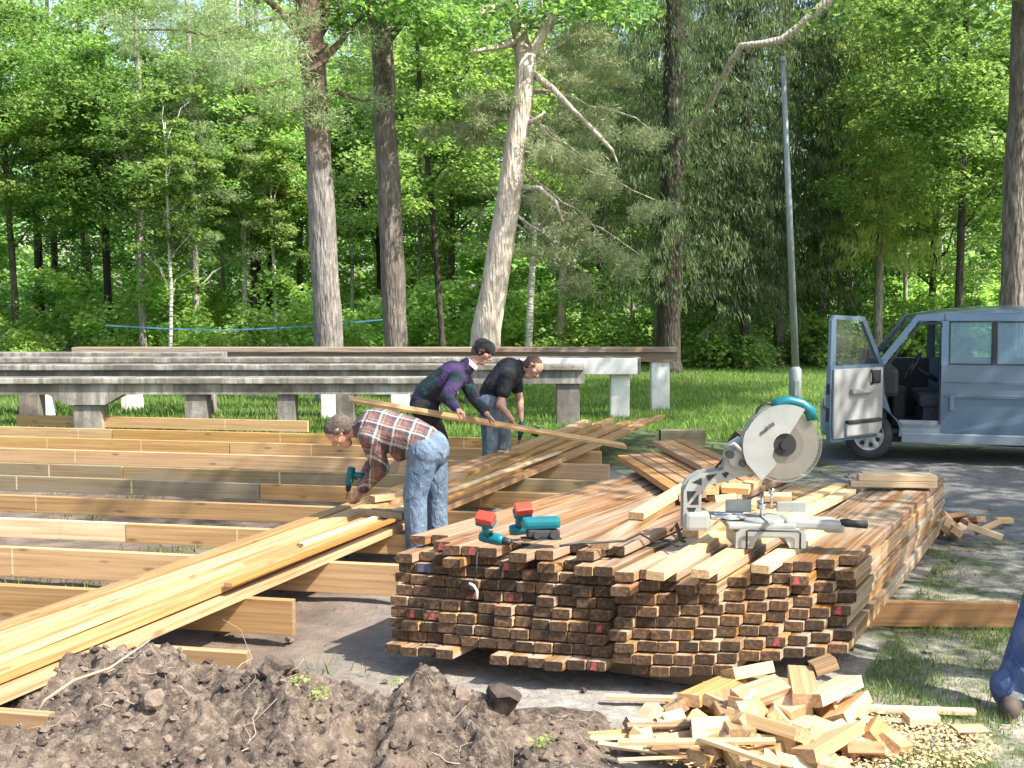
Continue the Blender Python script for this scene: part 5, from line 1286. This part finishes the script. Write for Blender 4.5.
M_hairdk = plain('short_brown_hair', (.12, .07, .045), .8, nz=.5, scale=60, bumpy=.7)
M_shoe = plain('dark_shoe', (.03, .025, .02), .6); M_tanboot = plain('tan_boot', (.07, .05, .038), .8, nz=.3, scale=20)
M_cap = cloth('black_cap', (.012, .012, .014), (.035, .03, .03), 20, .4)
def plaid():
    m, t, b = newmat('plaid_flannel')
    tc = N(t, 'ShaderNodeTexCoord'); mp = N(t, 'ShaderNodeMapping'); mp.inputs['Rotation'].default_value = (0, R(-14), R(6)); t.links.new(tc.outputs['Object'], mp.inputs[0])
    wob = N(t, 'ShaderNodeTexNoise'); wob.inputs['Scale'].default_value = 6; t.links.new(tc.outputs['Object'], wob.inputs['Vector'])
    vm = N(t, 'ShaderNodeVectorMath', operation='SCALE'); vm.inputs['Scale'].default_value = .035; t.links.new(wob.outputs['Color'], vm.inputs[0])
    va = N(t, 'ShaderNodeVectorMath', operation='ADD'); t.links.new(mp.outputs[0], va.inputs[0]); t.links.new(vm.outputs[0], va.inputs[1])
    sx = N(t, 'ShaderNodeSeparateXYZ'); t.links.new(va.outputs[0], sx.inputs[0])
    u = math_(t, 'FRACT', math_(t, 'MULTIPLY', sx.outputs[0], 8.3)); q = math_(t, 'ADD', sx.outputs[2], math_(t, 'MULTIPLY', sx.outputs[1], .55)); v = math_(t, 'FRACT', math_(t, 'MULTIPLY', q, 8.3))
    base = [(0, (.2, .06, .045)), (.28, (.2, .06, .045)), (.3, (.05, .05, .07)), (.56, (.05, .05, .07)), (.58, (.55, .5, .46)), (.68, (.55, .5, .46)), (.7, (.17, .10, .075)), (.86, (.4, .36, .33)), (.9, (.15, .05, .04)), (1, (.15, .05, .04))]
    c = mix(t, .5, ramp(t, u, base, 'CONSTANT'), ramp(t, v, base, 'CONSTANT'))
    hs_ = N(t, 'ShaderNodeHueSaturation'); hs_.inputs['Saturation'].default_value = .72; hs_.inputs['Value'].default_value = .9; t.links.new(c, hs_.inputs['Color']); t.links.new(hs_.outputs[0], b.inputs['Base Color']); b.inputs['Roughness'].default_value = 1
    bump(t, b, noise(t, tc.outputs['Object'], 12, 4, .6, 1.2), .9, .03); return m
M_plaid = plaid()
def jacket():
    m, t, b = newmat('purple_green_fleece'); v = objvec(t); vo = N(t, 'ShaderNodeTexVoronoi'); vo.inputs['Scale'].default_value = 8; t.links.new(v, vo.inputs['Vector'])
    sp2 = N(t, 'ShaderNodeSeparateColor'); t.links.new(vo.outputs['Color'], sp2.inputs[0])
    c = ramp(t, sp2.outputs[0], [(0, (.02, .024, .03)), (.25, (.06, .035, .11)), (.6, (.02, .05, .05)), (.8, (.08, .04, .11)), (.9, (.025, .028, .034))], 'CONSTANT')
    t.links.new(c, b.inputs['Base Color']); b.inputs['Roughness'].default_value = 1; bump(t, b, noise(t, v, 14, 4, .6, 1), .9, .03); return m
M_jacket = jacket()

def head_parts(c, fwd, up, s=1.0):
    """segments of a head with jaw, nose, ears, brow; c = skull centre; fwd = face direction; up = crown direction"""
    f = Vector(fwd).normalized(); u = Vector(up); u = (u - f * u.dot(f)).normalized(); sd_ = f.cross(u)
    P_ = lambda a, b_, d_: Vector(c) + f * a * s + u * b_ * s + sd_ * d_ * s
    seg = [(P_(-.028, .02, 0), P_(.022, .028, 0), .082 * s, .078 * s, .9, sd_), (P_(.02, -.03, 0), P_(.04, -.085, 0), .062 * s, .044 * s, .95, sd_), (P_(.035, -.1, -.012), P_(.035, -.1, .012), .03 * s, .03 * s),
           (P_(.085, .012, 0), P_(.108, -.03, 0), .010 * s, .017 * s), (P_(.09, -.036, -.012), P_(.09, -.036, .012), .012 * s, .012 * s),   # nose
           (P_(.078, .03, -.035), P_(.078, .03, .035), .015 * s, .015 * s),           # brow
           (P_(.075, -.066, -.02), P_(.075, -.066, .02), .0095 * s, .0095 * s), (P_(.073, -.078, -.016), P_(.073, -.078, .016), .0095 * s, .0095 * s),   # lips
           (P_(.05, -.01, -.045), P_(.05, -.035, -.04), .027 * s, .022 * s), (P_(.05, -.01, .045), P_(.05, -.035, .04), .027 * s, .022 * s),   # cheeks
           (P_(-.012, .015, .08), P_(-.008, -.022, .078), .018 * s, .012 * s, .45, sd_), (P_(-.012, .015, -.08), P_(-.008, -.022, -.078), .018 * s, .012 * s, .45, sd_)]
    return seg, P_
def eyes(P_, s, parent):
    mb = MB()
    for d_ in (-.031, .031):
        mb.ball(P_(.079, .008, d_), .0105 * s, 0, 10, 8); mb.ball(P_(.0845, .008, d_ * 1.02), .0066 * s, 1, 8, 6)
    o = mb.build('eyes', [M_white, M_blk]); o.parent = parent; o.matrix_parent_inverse = parent.matrix_world.inverted(); return o
def hair_parts(P_, s, bald=False):
    g = [(P_(-.035, .028, 0), P_(.01, .045, 0), .088 * s, .078 * s, .93), (P_(-.05, -.02, 0), P_(-.05, .0, 0), .07 * s, .075 * s), (P_(.01, .02, .07), P_(-.02, .0, .068), .02 * s, .022 * s), (P_(.01, .02, -.07), P_(-.02, .0, -.068), .02 * s, .022 * s)]
    if bald: g = [(P_(-.045, .012, 0), P_(-.05, -.02, 0), .08 * s, .068 * s), (P_(.015, .028, .068), P_(-.02, .0, .07), .016 * s, .02 * s), (P_(.015, .028, -.068), P_(-.02, .0, -.07), .016 * s, .02 * s), (P_(-.02, .045, 0), P_(-.0, .05, 0), .073 * s, .066 * s)]
    return g
def hand_parts(wr, d, palm_n, curl=.6, s=1.0, thumb_side=1):
    """palm plus five fingers. wr wrist, d direction of the hand, palm_n the palm's facing normal"""
    d = Vector(d).normalized(); n_ = Vector(palm_n); n_ = (n_ - d * n_.dot(d)).normalized(); sd_ = d.cross(n_) * thumb_side; wr = Vector(wr); g = []
    for j, q in enumerate((-.028, -.009, .010, .028)):
        a = wr + d * .02 * s + sd_ * q * .6 * s; b_ = wr + d * .088 * s + sd_ * q * s; g.append((a, b_, .0155 * s, .0135 * s))
        L = [.062, .076, .082, .074][j] * s; p = b_; dd = d.copy()
        for k, fr in enumerate((.45, .32, .23)):
            dd = (dd * math.cos(curl * .9) + n_ * math.sin(curl * .9)).normalized() if k else (dd * math.cos(curl * .7) + n_ * math.sin(curl * .7)).normalized()
            nx_ = p + dd * L * fr; g.append((p, nx_, (.0095 - .001 * k) * s, (.0088 - .001 * k) * s)); 
            # turn the curl plane along
            n_l = (n_ - dd * n_.dot(dd)); n_l = n_l.normalized() if n_l.length > .2 else -d
            p = nx_
            if k < 2: dd = (dd * math.cos(curl * .5) + n_l * math.sin(curl * .5)).normalized()
    t0 = wr + d * .025 * s + sd_ * .026 * s; t1 = t0 + (d * .6 + sd_ * .75 + n_ * .35).normalized() * .045 * s; t2 = t1 + (d * .9 + sd_ * .15 + n_ * .5).normalized() * .034 * s; t3 = t2 + (d * .9 - sd_ * .15 + n_ * .5).normalized() * .026 * s
    g += [(t0, t1, .015 * s, .012 * s), (t1, t2, .0115 * s, .010 * s), (t2, t3, .010 * s, .0085 * s)]
    return g
def person(name_lab, J_, shirt, trouser, hair, sleeve='long', hat=None, s=1.0, shoe=M_shoe, hands=None, shirt_extra=(), vox=.0085, bald=False, cat='person', belt=True, trouser_extra=(), shirtname='shirt', side_y=Vector((0, 1, 0))):
    """J_ : dict of joints: hipL hipR kneeL kneeR ankL ankR toeL toeR pelvis waist chest neck head fwd up shL shR elL elR wrL wrR"""
    g = []; P_ = J_
    hs, HP = head_parts(P_['head'], P_['fwd'], P_['up'], s)
    g += hs; g.append((P_['neck'], HP(-.02, -.04, 0), .055 * s, .052 * s))
    g += [(P_['pelvis'], P_['waist'], .13, .12, 1.15, P_['side']), (P_['waist'], P_['chest'], .12, .13, 1.2, P_['side']), (P_['chest'], P_['neck'], .12, .06)]
    for q in 'LR':
        g += [(P_['chest'], P_['sh' + q], .09, .062), (P_['sh' + q], P_['el' + q], .052, .042), (P_['el' + q], P_['wr' + q], .043, .029)]
        g += [(P_['pelvis'], P_['hip' + q], .1, .1), (P_['hip' + q], P_['knee' + q], .085, .06), (P_['knee' + q], P_['ank' + q], .06, .038), (P_['ank' + q], P_['toe' + q], .04, .03)]
        hd = hands[q] if hands else None
        if hd: g += hand_parts(P_['wr' + q], hd[0], hd[1], hd[2], s, hd[3])
    body = blob_mesh('person', g, vox * .72, M_skin, 3); tag(body, name_lab, cat)
    eyes(HP, s, body)
    if hair: blob_mesh('hair', hair_parts(HP, s, bald), vox * .8, hair, 2, body)
    if hat: 
        blob_mesh('cap', [(HP(-.03, .045, 0), HP(.02, .052, 0), .092 * s, .086 * s, .95), (HP(-.03, .02, 0), HP(-.02, .03, 0), .09 * s, .09 * s), (HP(.07, .052, -.045), HP(.07, .052, .045), .018, .018), (HP(.10, .045, -.03), HP(.10, .045, .03), .014, .014)], vox * .8, hat, 2, body)
    # shirt
    g = [(P_['pelvis'] + (P_['waist'] - P_['pelvis']) * .3, P_['waist'], .152, .145, 1.15, P_['side']), (P_['waist'], P_['chest'], .145, .158, 1.22, P_['side']), (P_['chest'], P_['neck'] + (P_['chest'] - P_['neck']) * .25, .14, .085)]
    for q in 'LR':
        g += [(P_['chest'], P_['sh' + q], .115, .085)]
        if sleeve == 'long': g += [(P_['sh' + q], P_['el' + q], .08, .066), (P_['el' + q], P_['wr' + q] + (P_['el' + q] - P_['wr' + q]) * .12, .064, .05)]
        else: g += [(P_['sh' + q], P_['sh' + q].lerp(P_['el' + q], .55), .08, .074)]
    g += list(shirt_extra)
    blob_mesh(shirtname, g, vox, shirt, 5, body)
    g = [(P_['pelvis'], P_['pelvis'] + (P_['waist'] - P_['pelvis']) * .25, .15, .142, 1.12, P_['side'])]
    for q in 'LR':
        g += [(P_['pelvis'], P_['hip' + q], .135, .128), (P_['hip' + q], P_['knee' + q], .118, .09), (P_['knee' + q], P_['ank' + q], .088, .078)]
        a_ = P_['ank' + q]; g += [(a_ + Vector((-.01, -.01, .05)), a_ + Vector((.015, 0, .0)), .078, .08)]
    g += list(trouser_extra)
    blob_mesh('trousers', g, vox, trouser, 4, body)
    g1 = []
    for q in 'LR':
        a_, t_2 = P_['ank' + q], P_['toe' + q]; d_ = (t_2 - a_); d_.z = 0; d_.normalize(); lo = Vector((a_.x, a_.y, t_2.z + .012))
        blob_mesh('shoe', [(lo - d_ * .05, lo + d_ * .05, .05, .05, .8, (0, 0, 1)), (lo + d_ * .03, t_2, .05, .042, .8, (0, 0, 1)), (lo - d_ * .03 + Vector((0, 0, .01)), a_, .05, .056), (a_, t_2 + Vector((0, 0, .01)), .054, .042)], vox, shoe, 3, body)
    return body, HP

# man in plaid shirt, bent over to the left
Ya = 7.9
A = lambda px, py, dy=0.0: at_y(px, py, Ya + dy)
def floorpt(px, Y, z=.0): p = at_y(px, 400, Y); return Vector((p.x, Y, z))
Ja = dict(pelvis=A(429, 449), waist=A(409, 436, .03), chest=A(377, 429, .06), neck=A(358, 429, .08), head=A(340, 431, .08), fwd=(-.62, .06, -.78), up=(-.75, -.05, .6), side=Vector((.1, 1, 0)).normalized(),
          shL=A(370, 437, -.10), shR=A(367, 433, .25), elL=A(381, 468, .04), elR=A(377, 459, .33), wrL=A(361, 490, .3), wrR=A(366, 473, .36),
          hipL=A(424, 453, -.08), hipR=A(432, 453, .09), kneeL=A(415, 495, -.10), kneeR=A(436, 495, .12), ankL=floorpt(416, Ya - .1, .08), ankR=floorpt(437, Ya + .14, .08), toeL=floorpt(400, Ya - .12, .04), toeR=floorpt(422, Ya + .13, .04))
person('man in plaid flannel shirt and faded jeans bending over the plank pile', Ja, M_plaid, M_jeans, M_hair, 'long',
       hands={'L': ((-.45, -.05, -.9), (-.6, .5, .3), .75, 1), 'R': ((-.95, -.1, -.25), (-.2, -.5, -.8), .8, -1)},
       shirt_extra=[(A(395, 440), A(400, 452), .10, .07)])
drill(A(350, 478, .33), (R(0), R(80), R(172)), 'teal cordless drill pressed to the planks by the plaid shirted man', 'blk', .95)
# man in the purple and green jacket with a dark cap
Yb = 11.0; B = lambda px, py, dy=0.0: at_y(px, py, Yb + dy)
Jb = dict(pelvis=B(424, 404, .1), waist=B(430, 392, .08), chest=B(453, 376), neck=B(470, 366), head=B(483, 352), fwd=(.85, -.2, -.5), up=(.35, 0, .9), side=Vector((0, 1, 0)),
          shL=B(461, 372, .2), shR=B(458, 378, -.2), elL=B(474, 398, .05), elR=B(446, 397, -.32), wrL=B(487, 414, -.28), wrR=B(456, 408, -.36),
          hipL=B(427, 410, .18), hipR=B(424, 410, -.02), kneeL=B(440, 440, .2), kneeR=B(428, 442, -.03), ankL=floorpt(440, Yb + .25, .08), ankR=floorpt(422, Yb, .08), toeL=floorpt(455, Yb + .25, .04), toeR=floorpt(437, Yb - .02, .04))
person('man in purple and green fleece jacket and dark cap holding up a plank', Jb, M_jacket, M_blacktr, M_hairdk, 'long', hat=M_cap, shirtname='jacket',
       hands={'L': ((.6, -.1, -.6), (-.2, -.2, -1), .7, 1), 'R': ((.75, -.1, -.55), (-.2, .1, -1), .7, -1)}, shirt_extra=[(B(440, 388), B(446, 392), .13, .12), (B(463, 369), B(468, 365), .085, .08)])
pb_ = [o for o in bpy.data.objects if o.get('label', '').startswith('man in purple')][0]
nk, hd_ = Jb['neck'], Jb['head']; dv = (hd_ - nk).normalized(); mb = MB(); mb.tube([nk + dv * .01, nk + dv * .055], [.079, .072], 20, caps=False); o = mb.build('collar', M_white); o.parent = pb_
# man in the black t-shirt
Yc = 11.6; Cc = lambda px, py, dy=0.0: at_y(px, py, Yc + dy)
Jc = dict(pelvis=Cc(492, 398, .05), waist=Cc(496, 387), chest=Cc(509, 372), neck=Cc(522, 366), head=Cc(533, 367, -.05), fwd=(.6, -.3, -.75), up=(.75, -.1, .55), side=Vector((.15, 1, 0)).normalized(),
          shL=Cc(514, 372, .18), shR=Cc(508, 377, -.18), elL=Cc(520, 401, .14), elR=Cc(500, 405, -.24), wrL=Cc(521, 420, .0), wrR=Cc(512, 420, -.2),
          hipL=Cc(496, 404, .1), hipR=Cc(490, 404, -.07), kneeL=Cc(503, 436, .13), kneeR=Cc(490, 438, -.1), ankL=floorpt(504, Yc + .15, .08), ankR=floorpt(490, Yc - .08, .08), toeL=floorpt(516, Yc + .15, .04), toeR=floorpt(503, Yc - .1, .04))
person('man in black t-shirt and worn jeans drilling bent over the pile', Jc, M_blacktee, M_jeans2, M_hairdk, 'short', bald=True, shirtname='tshirt',
       hands={'L': ((.1, -.3, -.9), (-.8, -.3, 0), .8, 1), 'R': ((.3, .1, -.9), (.8, .3, 0), .8, -1)})
drill(Cc(521, 430, -.22) + Vector((0, 0, .0)), (R(0), R(80), R(170)), 'dark teal drill pointing down in the hands of the black shirted man', 'blk', .95)
# man at the right edge, mostly outside the frame
Yd = 5.05; Dd = lambda px, py, dy=0.0: at_y(px, py, Yd + dy)
Jd = dict(pelvis=Dd(1105, 470, .1), waist=Dd(1108, 430, .1), chest=Dd(1112, 355, .1), neck=Dd(1112, 290, .1), head=Dd(1108, 255, .08), fwd=(-1, 0, -.15), up=(0, 0, 1), side=Vector((0, 1, 0)),
          shL=Dd(1112, 318, -.09), shR=Dd(1112, 318, .29), elL=Dd(1118, 390, -.15), elR=Dd(1122, 390, .36), wrL=Dd(1098, 445, -.17), wrR=Dd(1105, 445, .38),
          hipL=Dd(1098, 480, 0), hipR=Dd(1112, 480, .2), kneeL=Dd(1052, 585, -.02), kneeR=Dd(1118, 590, .24), ankL=Dd(1012, 694, 0), ankR=floorpt(1125, Yd + .3, .08), toeL=Dd(1000, 716, -.12), toeR=floorpt(1090, Yd + .3, .04))
Jd['toeL'] = Vector((Dd(1001, 700).x, Yd - .1, .028)); Jd['ankL'].z = .085
person('man in navy work trousers stepping in at the right edge, one leg showing', Jd, M_blacktee, M_navy, M_hairdk, 'short', shoe=M_tanboot, hands={'L': ((-.3, 0, -.9), (0, 1, 0), .3, 1), 'R': ((-.3, 0, -.9), (0, -1, 0), .3, -1)}, vox=.011, trouser_extra=[(Jd['kneeL'], Jd['ankL'], .105, .082), (Jd['ankL'] + Vector((-.02, 0, .03)), Jd['ankL'] + Vector((-.01, 0, -.0)), .084, .082), (Jd['kneeL'].lerp(Jd['ankL'], .35) + Vector((0, -.03, 0)), Jd['kneeL'].lerp(Jd['ankL'], .45) + Vector((0, -.03, 0)), .1, .1), (Jd['kneeL'].lerp(Jd['ankL'], .8) + Vector((.02, -.02, 0)), Jd['kneeL'].lerp(Jd['ankL'], .84) + Vector((.03, -.02, 0)), .095, .095)])
# pale worn fold on the trouser cuff
a_ = Jd['ankL']; k_ = Jd['kneeL']; dv = (k_ - a_).normalized(); pb_ = [o for o in bpy.data.objects if o.get('label', '').startswith('man in navy')][0]
mb = MB(); mb.tube([a_ + dv * .0, a_ + dv * .03], [.09, .091], 24, caps=False); o = mb.build('cuff_band', plain('worn_cuff', (.35, .38, .42), .9, nz=.5, scale=25)); o.parent = pb_
